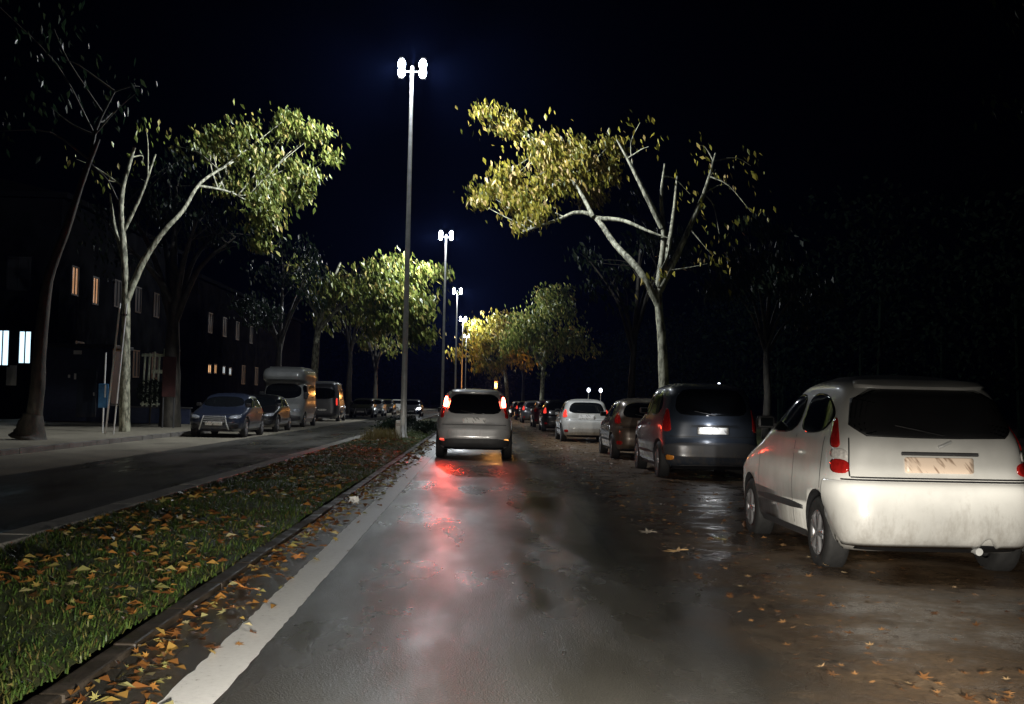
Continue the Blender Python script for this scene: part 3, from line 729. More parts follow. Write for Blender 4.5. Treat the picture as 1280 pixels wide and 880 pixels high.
def cut_arches(o, sh, wy, wr):
    """wheel arches: cylinders cut out of the skin"""
    for y in wy:
        for s in (-1, 1):
            c = MB(); xo = sh.W/2+.2; xi = sh.W/2-.27
            pr = [(0, xi*s), (wr, xi*s), (wr, xo*s), (0, xo*s)]
            c.lathe(pr if s > 0 else pr, (0, y, wr-.055), 32, 'x')
            co_ = c.build('cutter', M['dark']); bm = bmesh.new(); bm.from_mesh(co_.data); bmesh.ops.remove_doubles(bm, verts=bm.verts, dist=1e-4); bmesh.ops.recalc_face_normals(bm, faces=bm.faces); bm.to_mesh(co_.data); bm.free()
            md = o.modifiers.new('arch', 'BOOLEAN'); md.object = co_; md.operation = 'DIFFERENCE'; md.solver = 'EXACT'
            try: md.material_mode = 'TRANSFER'
            except Exception: pass
    dg = bpy.context.evaluated_depsgraph_get(); me = bpy.data.meshes.new_from_object(o.evaluated_get(dg))
    cut = [m_.object for m_ in o.modifiers]; o.modifiers.clear(); o.data = me
    for c in cut: bpy.data.objects.remove(c, do_unlink=True)
_wheels = {}
def wheel(parent, x, y, r, w_=.19, spokes=5, rimm=None):
    key = (round(r, 3), spokes)
    if key not in _wheels:
        t = MB(); h = w_/2
        t.lathe([(r*.62, -h), (r*.9, -h*1.02), (r*.985, -h*.8), (r, -h*.45), (r, h*.45), (r*.985, h*.8), (r*.9, h*1.02), (r*.62, h), (r*.6, h*.6)], n=36, axis='x')
        q = MB(); q.lathe([(r*.63, h*.9), (r*.6, h*1.02), (r*.57, h*.8), (r*.54, h*.4), (.0, h*.3)], n=36, axis='x')
        for k in range(spokes):
            a = 2*PI*k/spokes
            for da in (-.12, .12):
                p0 = (h*.85, math.cos(a+da*1.6)*r*.12, math.sin(a+da*1.6)*r*.12); p1 = (h*.9, math.cos(a+da)*r*.58, math.sin(a+da)*r*.58)
                q.tube([p0, p1], r*.07, 6)
        q.lathe([(.0, h*1.05), (r*.1, h*1.03), (r*.15, h*.9), (r*.15, h*.4)], n=16, axis='x')
        to = t.build('wheel', M['rubber'], None, True); qo = q.build('rim', M['rim'], None, True)
        _wheels[key] = (to.data, qo.data); bpy.data.objects.remove(to); bpy.data.objects.remove(qo)
    td, qd = _wheels[key]
    o = link(bpy.data.objects.new('wheel', td), parent); o.location = (x, y, r-.012)
    if x < 0: o.rotation_euler = (0, 0, PI)
    q = link(bpy.data.objects.new('rim', qd), o)
    return o
def part(name, parent, m_, fn, outs, off=.004, rnd=2, skirt=.012, smooth_=True):
    b = MB()
    for o in outs: patch(b, fn, o, off, rnd, 5, skirt)
    return b.build(name, m_, parent, smooth_)

def make_car(sh, bodym, style='hatch', facing='rear', platem=None, belt=1.06, wr=.31, wb=None, detail=True,
             tail=(None, None), rear_low=None, headon=None, name='hatchback', rwk=.80):
    """tail: materials of left and right tail lamps (None = red lens)"""
    root = empty(name); L, W, H = sh.L, sh.W, sh.H
    wb = wb or L*.635; ry = -L/2+.66; wy = (ry, ry+wb)
    bm_ = body_mesh(sh, wy, wr); body = bm_.build('body', [bodym, M['dark']], root, True)
    bmx = bmesh.new(); bmx.from_mesh(body.data); bmesh.ops.remove_doubles(bmx, verts=bmx.verts, dist=2e-4); bmesh.ops.recalc_face_normals(bmx, faces=bmx.faces); bmx.to_mesh(body.data); bmx.free()
    cut_arches(body, sh, wy, wr+.05)
    rear = lambda u, z, o: sh.wrap('rear', u, z, o)
    front = lambda u, z, o: sh.wrap('front', u, z, o)
    hw = W/2
    # glass
    zt = H-.10
    rw = lambda z: smooth(sh.width, z)*hw
    part('rear_window', root, M['glass'], rear, [[(-rw(belt)*rwk, belt+.035), (0, belt+.02), (rw(belt)*rwk, belt+.035), (rw(zt)*rwk, zt-.01), (0, zt+.005), (-rw(zt)*rwk, zt-.01)]], rnd=1 if rwk > .9 else 2)
    part('windscreen', root, M['glass'], front, [[(-rw(belt)*.88, belt+.02), (rw(belt)*.88, belt+.02), (rw(zt)*.82, zt), (-rw(zt)*.82, zt)]])
    yf0 = L/2-1.28; yr0 = -L/2+(.42 if rwk < .9 else .24)
    for sg in (-1, 1):
        fn = lambda y, z, o, sg=sg: sh.side(sg, y, z, o)
        ym = (yf0+yr0)/2+.05; hz = H-.14
        part('side_window', root, M['glass'], fn, [[(yr0+.42, belt+.03), (ym-.05, belt+.01), (ym-.05, hz), (yr0+.62, hz-.01), (yr0+.36, hz-.12), (yr0+.28, belt+.16)]])
        part('side_window', root, M['glass'], fn, [[(ym+.03, belt+.01), (yf0, belt), (yf0-.48, hz-.02), (ym+.03, hz)]])
        if detail:
            for yd in (ym-.01, L/2-1.12, yr0+.33):
                b = MB(); z0 = .30 if yd != yr0+.33 else .66
                b.grid([[sh.side(sg, yd-.006, z0+(belt-z0)*i/8, .0025), sh.side(sg, yd+.006, z0+(belt-z0)*i/8, .0025)] for i in range(9)])
                b.build('door_seam', M['dark'], root)
            part('side_moulding', root, M['trim'], fn, [rect(ry+wr+.1, ry+wb-wr-.1, .43, .49)], .012, 1)
            for yd in (ym-.16,):
                part('door_handle', root, bodym, fn, [rect(yd-.1, yd+.1, belt-.17, belt-.135)], .03, 2, .03)
            mp = sh.side(sg, yf0-.1, belt+.05)
            b = MB(); b.box((mp.x+sg*.09, mp.y, mp.z+.04), (.17, .09, .12), 0, .035); b.box((mp.x+sg*.01, mp.y, mp.z), (.06, .05, .05))
            mo = b.build('side_mirror', M['dark'], root)
            b = MB(); b.box((mp.x+sg*.09, mp.y-.047, mp.z+.04), (.12, .006, .08), 0, .002); b.build('mirror_glass', M['glass'], mo)
    for sg in (-1, 1):
        b = MB(); b.grid([[sh.side(sg, ry+wr+.07 + (wb-2*wr-.14)*i/10, z, .004) for i in range(11)] for z in (.205, .24, .27)])
        b.build('sill', M['trim'], root)
    for y in wy:
        for s in (-1, 1): wheel(root, s*(hw-.115), y, wr)
    if style == 'hatch':
        e = rw(.9)
        for i, s in enumerate((-1, 1)):
            lens = [(s*(e-.16), .86), (s*(e+.10), .85), (s*(e+.13), 1.0), (s*(e-.0), belt+.15), (s*(e-.09), belt+.14), (s*(e-.15), .98)]
            if s < 0: lens = lens[::-1]
            part('tail_light', root, tail[i] or M['redlens'], rear, [lens], .008, 2, .02)
    elif style == 'tall':
        for i, s in enumerate((-1, 1)):
            e1, e2 = rw(belt), rw(zt)
            f_ = (lambda q: q) if s > 0 else (lambda q: [(-u, z) for u, z in q][::-1])
            lens = [(s*(e1-.13), .93), (s*(e1+.05), .93), (s*(e1+.03), belt+.1), (s*(e2+.02), zt-.02), (s*(e2-.07), zt-.02), (s*(e1-.10), belt+.08)]
            if s < 0: lens = lens[::-1]
            tl = part('tail_light', root, M['redlens'], rear, [lens], .010, 2, .02)
            em_ = (e1+e2)/2
            part('lit_lamp', tl, tail[i] or M['redlens'], rear, [f_([(em_-.10, 1.18), (em_+.06, 1.18), (em_+.05, 1.42), (em_-.10, 1.42)])], .022, 3, .025)
    elif style == 'sedan':
        e = rw(.8)
        for i, s in enumerate((-1, 1)):
            lens = [(s*(e-.30), .78), (s*(e+.12), .76), (s*(e+.12), .92), (s*(e-.30), .95)]
            if s < 0: lens = lens[::-1]
            part('tail_light', root, tail[i] or M['redlens'], rear, [lens], .008, 2, .02)
    if rear_low:
        for i, s in enumerate((-1, 1)):
            q = rect(s*(hw-.22), s*(hw-.02), .36, .45)
            if s < 0: q = rect(-(hw-.02), -(hw-.22), .36, .45)
            part('rear_reflector', root, rear_low[i], rear, [q], .012, 1, .02)
    part('number_plate', root, platem or M['plate'], rear, [rrect(-.27, .27, .82, .94)], .014, 0, .018)
    part('tailgate_seam', root, M['dark'], rear, [rect(-hw*.86, hw*.86, .772, .782)], .003, 0, .006)
    part('rear_valance', root, M['dark'], rear, [rect(-hw*.8, hw*.8, .205, .27)], .006, 1, .012)
    b = MB(); p0 = rear(.05, belt+.03, .012); p1 = rear(-.32, belt+.1, .014); b.tube([p0, (p0+p1)/2+Vector((0, -.01, 0)), p1], .008, 6); b.build('wiper', M['dark'], root)
    # nose
    for s in (-1, 1):
        q = [(s*(hw*.50), .60), (s*(hw*1.0), .62), (s*(hw*1.05), .74), (s*(hw*.56), .71)]
        part('headlight', root, (headon or M['headlens']), front, [q if s > 0 else q[::-1]], .008, 2, .02)
    gr = part('grille', root, M['dark'], front, [rect(-hw*.40, hw*.40, .36, .70)], .006, 2, .012)
    b = MB()
    for z in (.5, .56, .62, .67):
        b.tube([front(u*hw*.38/6, z, .014) for u in range(-6, 7)], .008, 6)
    b.build('grille_bar', M['steel'], gr, True)
    part('number_plate', root, M['plate'], front, [rrect(-.27, .27, .40, .51)], .024, 0, .03)
    for s in (-1, 1):
        q = [(s*hw*.5, .28), (s*hw*.9, .28), (s*hw*.92, .46), (s*hw*.62, .46)]
        part('air_intake', root, M['dark'], front, [q if s > 0 else q[::-1]], .006, 1, .012)
    part('bonnet_seam', root, M['dark'], front, [rect(-hw*.8, hw*.8, .738, .746)], .003, 0, .006)
    return root
def recolor(root, bodym, tails=None):
    for ch in root.children:
        nm = ch.name.split('.')[0]
        if nm in ('body', 'door_handle'):
            ch.material_slots[0].link = 'OBJECT'; ch.material_slots[0].material = bodym
        if nm == 'tail_light' and tails:
            ch.material_slots[0].link = 'OBJECT'; ch.material_slots[0].material = tails
def place(o, x, y, rz, label, cat, group=None):
    """x, y: middle of the tail (rz=0) or the nose (rz=pi)"""
    L = o['length'] if 'length' in o else 4.
    o.location = (x, y+L/2, 0); o.rotation_euler = (0, 0, rz); tag(o, label, cat, group); return o
PR = 'cars parked along the right side'; PL = 'vehicles parked along the left side'

# near white hatchback -------------------------------------------------
shw = hatch_shape(3.72, 1.63, 1.585, belt=1.08, nb=8.5, nt=6.)
wc = make_car(shw, M['pwhite'], 'none', belt=1.08, rwk=.92, platem=M['platec'], wr=.30, wb=2.36)
rear = lambda u, z, o: shw.wrap('rear', u, z, o)
b = MB()       # wrap-around bumper with a tow notch
rows = []
for i in range(15):
    z = .255 + (.745-.255)*i/14; bul = .028*math.sin(PI*min(1, (i+.6)/14.6))**.5 + .006
    row = []
    for k in range(-40, 41):
        u = 1.08*k/40; zz = z
        if i < 4: zz += .075*math.exp(-((u-.36)/.055)**4)*(1-i/4)
        sl = max(0, abs(u)-.78)       # the flanks rise towards the wheel
        zz += sl*.9*(1-i/14)
        row.append(rear(u, min(zz, .75), bul))
    rows.append(row)
rows.insert(0, [rear(1.08*k/40, .255, -.01) if not abs(1.08*k/40-.36) < .05 else rear(.36, .32, -.01) for k in range(-40, 41)])
rows.append([rear(1.08*k/40, .755, -.008) for k in range(-40, 41)])
b.grid(rows); b.build('bumper', M['pwhite'], wc, True)
e = smooth(shw.width, .9)*.85
for s in (-1, 1):
    f_ = (lambda q: q) if s > 0 else (lambda q: [(-u, z) for u, z in q][::-1])
    tl = part('tail_light', wc, M['redlens'], rear, [f_([(e-.05, 1.0), (e+.09, 1.0), (e+.09, 1.10), (e+.03, 1.23), (e-.03, 1.24), (e-.03, 1.12)])], .010, 2, .02)
    part('clear_segment', tl, M['clearlens'], rear, [f_([(e-.13, .915), (e+.09, .915), (e+.07, .995), (e-.11, .995)])], .010, 2, .02)
    part('red_segment', tl, M['redlens'], rear, [f_([(e-(.13 if s < 0 else .2), .80), (e+.08, .80), (e+.09, .91), (e-(.13 if s < 0 else .2), .91)])], .010, 2, .02)
b = MB(); b.tube([rear(u, .965, .03) for u in (-.3, -.15, 0, .15, .3)], .014, 8); b.build('plate_lamp_bar', M['trim'], wc, True)
b = MB(); b.tube([rear(0, 1.02, .012), rear(.03, 1.03, .02), rear(.1, 1.06, .02)], .012, 6); b.build('tailgate_badge', M['steel'], wc)
b = MB(); b.tube([(.3, -1.80, .22), (.3, -1.5, .24)], .03, 12); b.build('exhaust_pipe', M['steel'], wc, True)
part('roof_spoiler', wc, M['pwhite'], rear, [[(-.56, 1.475), (.56, 1.475), (.52, 1.535), (-.52, 1.535)]], .03, 1, .05)
b = MB(); b.tube([(0, -.2, 1.6), (0, -.5, 1.95)], .004, 5); b.build('roof_aerial', M['dark'], wc)
for s in (-1, 1):
    b = MB(); b.grid([[rear(s*(.70+dz_*.012-k*.002), z, .0035) for k, z in enumerate([.78+.05*i for i in range(7)])] for dz_ in (0, 1)]); b.build('tailgate_seam', M['dark'], wc)
part('bumper_seam', wc, M['dark'], rear, [rect(-.8, .8, .752, .762)], .006, 0, .01)
part('window_frame', wc, M['dark'], rear, [[(-.71, 1.10), (0, 1.085), (.71, 1.10), (.60, 1.475), (-.60, 1.475)]], .0045, 1, .008)
wc['length'] = 3.72
place(wc, 3.60, 8.9, 0, 'white hatchback parked nearest on the right, filling the right edge', 'car', PR)

# silver car ahead in the lane ------------------------------------------
shl = hatch_shape(4.3, 1.82, 1.60, estate=.6, belt=1.0)
lc = make_car(shl, M['psilver'], 'tall', belt=1.0, wr=.32, tail=(M['tailon'], M['tailhot']), rear_low=(M['redglow'], M['amberglow']))
rl = lambda u, z, o: shl.wrap('rear', u, z, o)
part('roof_spoiler', lc, M['psilver'], rl, [[(-.58, 1.495), (.58, 1.495), (.54, 1.56), (-.54, 1.56)]], .05, 1, .07)
part('bumper', lc, M['psilver'], rl, [[(-.96, .48), (.96, .48), (.98, .70), (-.98, .70)]], .022, 1, .03)
part('lower_bumper', lc, M['trim'], rl, [[(-.9, .25), (.9, .25), (.96, .46), (-.96, .46)]], .014, 1, .02)
lc['length'] = 4.3
place(lc, -.12, 26.9, 0, 'silver hatchback driving ahead in the lane with tail lights glowing', 'car')

# navy off-roader ---------------------------------------------------------
shs = Shape(4.3, 1.84, 1.72, [(.2, .2), (.3, .06), (.42, 0), (.64, .02), (.72, .08), (1.05, .11), (1.2, .16), (1.5, .34), (1.6, .45), (1.68, .62), (1.72, .95)],
            [(.2, 4.1), (.32, 4.26), (.55, 4.3), (.8, 4.22), (.92, 4.0), (1.04, 3.5), (1.12, 3.2), (1.5, 2.6), (1.62, 2.4), (1.69, 2.15), (1.72, 1.9)],
            [(.2, .9), (.3, .97), (.6, 1.), (.95, .985), (1.1, .95), (1.5, .85), (1.62, .79), (1.68, .7), (1.72, .55)])
sv = make_car(shs, M['pnavy'], 'hatch', belt=1.12, wr=.34, rear_low=(M['amberlens'], M['redlens']), platem=M['plate'], name='off_roader')
rs = lambda u, z, o: shs.wrap('rear', u, z, o)
part('bumper', sv, M['pgrey'], rs, [[(-.98, .42), (.98, .42), (1.0, .66), (-1.0, .66)]], .03, 1, .04)
b = MB(); b.tube([rs(u, .965, .045) for u in (-.27, 0, .27)], .016, 8); b.build('plate_lamp_bar', M['dark'], sv, True)
sv['length'] = 4.3
place(sv, 4.12, 20.3, 0, 'dark navy off-roader with a bright white number plate, parked beyond the white hatchback', 'car', PR)
ld = bpy.data.lights.new('plate_fill_light', 'POINT'); ld.energy = 5; ld.shadow_soft_size = .02; ld.color = (.95, .97, 1)  # added light brightening the plate in place of its retroreflection
pl = link(bpy.data.objects.new('plate_fill_light', ld)); p = rs(-.05, .98, .16); pl.location = (4.12+p.x, 20.3+2.15+p.y, p.z)

# family of ordinary hatchbacks for the rest ---------------------------------
shh = hatch_shape(4.0, 1.72, 1.47, belt=.98)
base = make_car(shh, M['pbronze'], 'hatch', belt=.98, wr=.31, rear_low=(M['redlens'], M['redlens'])); base['length'] = 4.0
place(base, 4.05, 27.6, 0, 'dark bronze hatchback parked just beyond the navy off-roader', 'car', PR)
def more(x, y, rz, bm_, label, group, tails=None):
    o = copy_tree(base); recolor(o, bm_, tails); place(o, x, y, rz, label, 'car', group); return o
more(3.62, 39, 0, M['pwhite'], 'white hatchback parked on the right in the middle distance with dark rear window', PR, M['taildim'])
more(3.72, 53, 0, M['pblack'], 'black hatchback parked just left of the farther white hatchback, red tail light', PR, M['taildim'])
more(3.7, 62, 0, M['pred'], 'wine red hatchback parked second beyond the farther white hatchback', PR)
more(3.6, 76, 0, M['pgrey'], 'grey hatchback parked far along the right side', PR, M['taildim'])
more(3.6, 90, 0, M['pblack'], 'far black car parked right, before the last grey one', PR, M['taildim'])
more(3.6, 104, 0, M['pgrey'], 'last grey car visible in the right parked row', PR)
# blue car facing us
shb = Shape(4.3, 1.78, 1.42, [(.2, .2), (.3, .05), (.5, 0), (.75, .05), (.9, .12), (1.0, .2), (1.3, .62), (1.37, .9), (1.42, 1.3)],
            [(.2, 4.15), (.3, 4.27), (.5, 4.3), (.66, 4.26), (.74, 4.1), (.86, 3.65), (.94, 3.3), (.98, 3.15), (1.25, 2.65), (1.34, 2.4), (1.39, 2.2), (1.42, 1.95)],
            [(.2, .9), (.3, .97), (.5, 1.), (.8, .985), (.95, .95), (1.25, .82), (1.34, .76), (1.39, .67), (1.42, .5)])
bc = make_car(shb, M['pblue'], 'sedan', belt=.96, wr=.32, name='saloon_car'); bc['length'] = 4.3
place(bc, -8.45, 37.2, PI, 'dark blue saloon parked on the left facing the camera with a white plate', 'car', PL)
bf = lambda u, z, o: shb.wrap('front', u, z, o)
for s in (-1, 1):
    b = MB(); b.tube([bf(s*.34, .68, .02), bf(s*.40, .45, .022), bf(s*.47, .27, .02)], .022, 8); b.build('grille_surround', M['steel'], bc, True)
def blu(x, y, rz, bm_, label, tails=None, src=None):
    o = copy_tree(src or bc); recolor(o, bm_, tails); place(o, x, y, rz, label, 'car', PL); return o
blu(-8.6, 44, PI, M['pblack'], 'black saloon parked right behind the dark blue saloon')
blu(-8.6, 84, PI, M['pgrey'], 'grey saloon parked on the left beyond the dark van')
blu(-8.6, 93, PI, M['psilver'], 'silver saloon parked on the left, farther than the grey one')
blu(-8.6, 104, PI, M['pblack'], 'black saloon parked far on the left behind the silver saloon')
blu(-8.6, 118, PI, M['pwhite'], 'white saloon at the far end of the left parked row')
# oncoming car with its lamps lit
oc = copy_tree(bc); recolor(oc, M['pgrey']); place(oc, -5.7, 96, PI, 'oncoming grey car with lit headlights, far down the left roadway', 'car')
for ch in oc.children:
    if ch.name.split('.')[0] == 'headlight': ch.material_slots[0].link = 'OBJECT'; ch.material_slots[0].material = M['headon']

# campervan and dark van --------------------------------------------------------
shc = Shape(5.2, 2.05, 2.75, [(.25, .1), (.4, 0), (1.3, .03), (2.4, .1), (2.62, .2), (2.75, .5)],
            [(.25, 5.1), (.45, 5.2), (.8, 5.15), (1.05, 4.95), (1.2, 4.65), (1.3, 4.5), (1.95, 4.15), (2.08, 4.12), (2.14, 4.65), (2.3, 4.75), (2.5, 4.7), (2.66, 4.45), (2.75, 4.0)],
            [(.25, .92), (.4, .98), (.9, 1.), (1.2, .97), (1.95, .92), (2.1, .95), (2.4, .97), (2.6, .92), (2.75, .75)], 7, 7)
def make_van(sh, bodym, name, belt, top, zlamp, facing):
    root = empty(name); L, W, H = sh.L, sh.W, sh.H; wr = .34; wy = (-L/2+1.0, L/2-.95)
    bm_ = body_mesh(sh, wy, wr); body = bm_.build('body', [bodym, M['dark']], root, True)
    bmx = bmesh.new(); bmx.from_mesh(body.data); bmesh.ops.remove_doubles(bmx, verts=bmx.verts, dist=2e-4); bmesh.ops.recalc_face_normals(bmx, faces=bmx.faces); bmx.to_mesh(body.data); bmx.free()
    cut_arches(body, sh, wy, wr+.05); hw = W/2
    fr = lambda u, z, o: sh.wrap('front', u, z, o); re = lambda u, z, o: sh.wrap('rear', u, z, o)
    part('windscreen', root, M['glass'], fr, [[(-hw*.84, belt), (hw*.84, belt), (hw*.78, top), (-hw*.78, top)]])
    part('rear_window', root, M['glass'], re, [rect(-hw*.75, hw*.75, belt+.1, top)])
    for sg in (-1, 1):
        fn = lambda y, z, o, sg=sg: sh.side(sg, y, z, o)
        part('side_window', root, M['glass'], fn, [rect(L/2-1.75, L/2-1.1, belt, top-.05)])
        part('side_window', root, M['glass'], fn, [rect(-L/2+.6, L/2-2.2, belt+.05, top-.05)])
        mp = sh.side(sg, L/2-1.0, belt+.15); b = MB(); b.box((mp.x+sg*.12, mp.y, mp.z), (.2, .1, .3), 0, .04); b.build('side_mirror', M['dark'], root)
        q = rect(hw*.55, hw*.95, .68, .85); q = q if sg > 0 else rect(-hw*.95, -hw*.55, .68, .85)
        part('headlight', root, M['headlens'], fr, [q], .008, 2, .02)
        q = rect(hw*.86, hw*1.02, zlamp, zlamp+.42); q = q if sg > 0 else rect(-hw*1.02, -hw*.86, zlamp, zlamp+.42)
        part('tail_light', root, M['taildim'] if facing == 'rear' else M['redlens'], re, [q], .01, 1, .02)
    part('grille', root, M['dark'], fr, [rect(-hw*.45, hw*.45, .62, .86)], .006, 1)
    part('bumper', root, M['trim'], fr, [rect(-hw*.95, hw*.95, .3, .55)], .02, 1, .03)
    part('bumper', root, M['trim'], re, [rect(-hw*.95, hw*.95, .3, .5)], .02, 1, .03)
    part('number_plate', root, M['plate'], fr, [rect(-.26, .26, .38, .49)], .03, 1, .03)
    part('number_plate', root, M['plate'], re, [rect(-.26, .26, .62, .73)], .02, 1, .03)
    for y in wy:
        for s in (-1, 1): wheel(root, s*(hw-.12), y, wr)
    root['length'] = L; return root
cv = make_van(shc, M['offwhite'], 'campervan', 1.3, 1.98, .8, 'front')
place(cv, -9.0, 52.5, PI, 'campervan with a pale overcab roof parked on the left facing the camera', 'campervan', PL)
shv = Shape(4.6, 1.9, 2.35, [(.25, .12), (.4, 0), (1.2, .03), (2.0, .12), (2.2, .2), (2.3, .35), (2.35, .6)],
            [(.25, 4.5), (.5, 4.6), (.85, 4.5), (1.1, 3.9), (1.2, 3.7), (1.9, 3.2), (2.2, 2.9), (2.35, 2.5)],
            [(.25, .92), (.4, .98), (.9, 1.), (1.2, .97), (1.9, .9), (2.2, .84), (2.3, .76), (2.35, .6)], 7, 6)
vn = make_van(shv, M['pgrey'], 'van', 1.2, 1.95, .95, 'rear')
place(vn, -9.2, 68, 0, 'dark grey van parked on the left with dim red tail lights', 'van', PL)

# ------------------------------------------------------------------ left side buildings and furniture
def building(label, x0, x1, y0, y1, h, wallm, lit_side, lit_end):
    root = empty('apartment_building', ((x0+x1)/2, y0, 0)); tag(root, label, 'building', 'dark buildings on the left'); ox, oy = (x0+x1)/2, y0
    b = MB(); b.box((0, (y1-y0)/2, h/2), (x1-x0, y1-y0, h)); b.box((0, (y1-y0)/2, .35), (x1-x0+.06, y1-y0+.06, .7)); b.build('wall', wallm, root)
    b = MB(); b.box((0, (y1-y0)/2, h+.15), (x1-x0+.7, y1-y0+.7, .3), 0, .04)
    rw_ = (x1-x0)/2
    b.face([(-rw_, 0, h+.3), (rw_, 0, h+.3), (0, 3, h+2.6)]); b.face([(rw_, 0, h+.3), (rw_, y1-y0, h+.3), (0, y1-y0-3, h+2.6), (0, 3, h+2.6)])
    b.face([(-rw_, y1-y0, h+.3), (-rw_, 0, h+.3), (0, 3, h+2.6), (0, y1-y0-3, h+2.6)]); b.face([(rw_, y1-y0, h+.3), (-rw_, y1-y0, h+.3), (0, y1-y0-3, h+2.6)])
    b.build('roof', M['roof'], root)
    def win(cx, cy_, cz, w_, hh, axis, m_):
        f = MB(); t = .09
        if axis == 'x':
            for dz in (-1, 1): f.box((cx+.03, cy_, cz+dz*(hh/2+t/2)), (.12, w_+2*t, t))
            for dy in (-1, 1): f.box((cx+.03, cy_+dy*(w_/2+t/2), cz), (.12, t, hh))
            f.box((cx+.06, cy_, cz), (.05, .05, hh))
        else:
            for dz in (-1, 1): f.box((cx, cy_-.03, cz+dz*(hh/2+t/2)), (w_+2*t, .12, t))
            for dx in (-1, 1): f.box((cx+dx*(w_/2+t/2), cy_-.03, cz), (t, .12, hh))
            f.box((cx, cy_-.06, cz), (.05, .05, hh))
        fo = f.build('window', M['dark'], root); p = MB()
        if axis == 'x': p.box((cx+.02, cy_, cz), (.03, w_, hh))
        else: p.box((cx, cy_-.02, cz), (w_, .03, hh))
        p.build('pane', m_, fo)
    xs = rw_
    for (y, z, w_, hh, m_) in lit_side: win(xs, y-oy, z, w_, hh, 'x', m_)
    for (x, z, w_, hh, m_) in lit_end: win(x-ox, 0, z, w_, hh, 'y', m_)
    return root
GL = M['dark']
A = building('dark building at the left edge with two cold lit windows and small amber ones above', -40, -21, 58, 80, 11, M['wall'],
         [(60.0, 7.1, .85, 1.35, M['winwarm']), (63.2, 6.9, .8, 1.35, M['winwarm']), (67, 7.1, 1.1, 1.4, GL), (71, 7.1, 1.1, 1.4, GL), (75, 7.1, 1.1, 1.4, GL), (61, 3.2, 1.2, 1.5, GL), (66, 3.2, 1.2, 1.5, GL), (71, 3.2, 1.2, 1.5, GL), (75, 3.2, 1.2, 1.5, GL)],
         [(-22.55, 3.55, .55, 1.55, M['winwhite']), (-23.65, 3.5, .6, 1.7, M['winwhite']), (-25.5, 3.5, 1, 1.6, GL), (-23.0, 7.2, 1, 1.5, GL), (-26, 7.2, 1, 1.5, GL)])
b = MB(); b.box((7.35, -.06, 2.15), (.5, .05, 1.0), 0, .02); b.build('poster', M['whitepaint'], A)
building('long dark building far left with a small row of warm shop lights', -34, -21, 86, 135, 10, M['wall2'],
         [(90.2, 3.45, .9, .55, M['shopwarm']), (92.2, 3.5, .7, .6, M['shopwarm']), (95.2, 3.5, .8, .5, M['shopwhite']), (97.6, 3.45, .8, .5, M['shopwhite']), (90, 7, 1.2, 1.4, GL), (95, 7, 1.2, 1.4, GL), (100, 7, 1.2, 1.4, GL), (106, 7, 1.2, 1.4, GL), (103, 3.3, 1.4, 1.5, GL), (109, 3.3, 1.4, 1.5, GL)],
         [(-24, 3.4, 1.2, 1.5, GL), (-28, 3.4, 1.2, 1.5, GL), (-24, 7, 1.2, 1.5, GL)])
# kiosk
root = empty('kiosk', (-17.5, 51, .11)); tag(root, 'dark blue kiosk with a flat roof standing between the leftmost tree and the twin posts', 'kiosk')
b = MB(); b.box((0, 1.2, 1.6), (2.9, 2.4, 3.2)); b.build('wall', M['kiosk'], root)
b = MB(); b.box((0, 1.15, 3.28), (3.2, 2.8, .16), 0, .03); b.build('roof', M['dark'], root)
b = MB(); b.box((.4, -.03, 1.25), (.85, .06, 2.1), 0, .01); dr = b.build('door', M['pnavy'], root)
b = MB(); b.box((.72, -.09, 1.2), (.03, .06, .14)); b.build('door_handle', M['steel'], dr)
b = MB(); b.box((-.05, -.05, 3.0), (.34, .05, .17)); b.build('sign_plate', M['whitepaint'], root)
for x in (-.38, -.12):
    b = MB(); b.box((x, -.05, 1.95), (.09, .05, .26 if x > -.2 else .14), 0, .01); b.build('light_dot', M['shopwhite'] if False else M['whitepaint'], root)  # white-painted plates standing in for two small lights
# low wall with barred gate panel
root = empty('garden_wall', (-14.3, 50.2, .11)); tag(root, 'low dark wall under the pale barred gate on the left', 'wall')
b = MB(); b.box((0, 0, .33), (3.8, .25, .66), 0, .02); b.build('wall_body', M['kiosk'], root); b = MB(); b.box((0, 0, .69), (3.9, .33, .06), 0, .01); b.build('coping', M['trim'], root)
root = empty('barred_gate', (-13.75, 50.2, .83)); tag(root, 'pale metal gate of uneven vertical bars between the twin posts and the thick dark trunk', 'gate')
b = MB()
for k in range(8):
    x = -.72+k*.205; b.tube([(x+R.uniform(-.02, .02), 0, 0), (x+.03, 0, 1.2), (x+.06, 0, 2.35+R.uniform(-.2, .15))], .045, 6)
b.build('bar', M['palegate'], root, True)
b = MB(); b.box((0, .02, 2.2), (1.6, .06, .12)); b.box((.1, .02, 1.5), (.9, .05, .16)); b.box((0, .02, .1), (1.6, .05, .08)); b.build('rail', M['palegate'], root)
# round shrub
root = empty('round_shrub', (-13.4, 47.6, .11)); tag(root, 'black rounded shrub in front of the pale barred gate', 'shrub')
b = MB(); clump(b, (0, 0, 1.35), .55, 900, .12, .2, 1, False); b.build('crown', M['leafc'], root); b = MB(); b.tube([(0, 0, 0), (.03, 0, 1.2)], .04, 6); b.build('stem', M['barkd'], root)
# twin posts
root = empty('twin_posts', (-11.05, 35.2, .11)); tag(root, 'pair of thin pale steel posts standing in front of the forked left tree', 'post')
b = MB(); b.tube([(-.16, 0, 0), (.14, 0, 3.95)], .028, 10); b.build('post', M['whitepaint'], root, True)
b = MB(); b.tube([(.07, .03, 0), (.33, .03, 3.95)], .022, 10); b.build('post', M['whitepaint'], root, True)
for z in (.9, 3.6):
    b = MB(); b.box((.02+.065*z/1.0*.9, .02, z), (.26, .02, .05)); b.build('bracket', M['trim'], root)
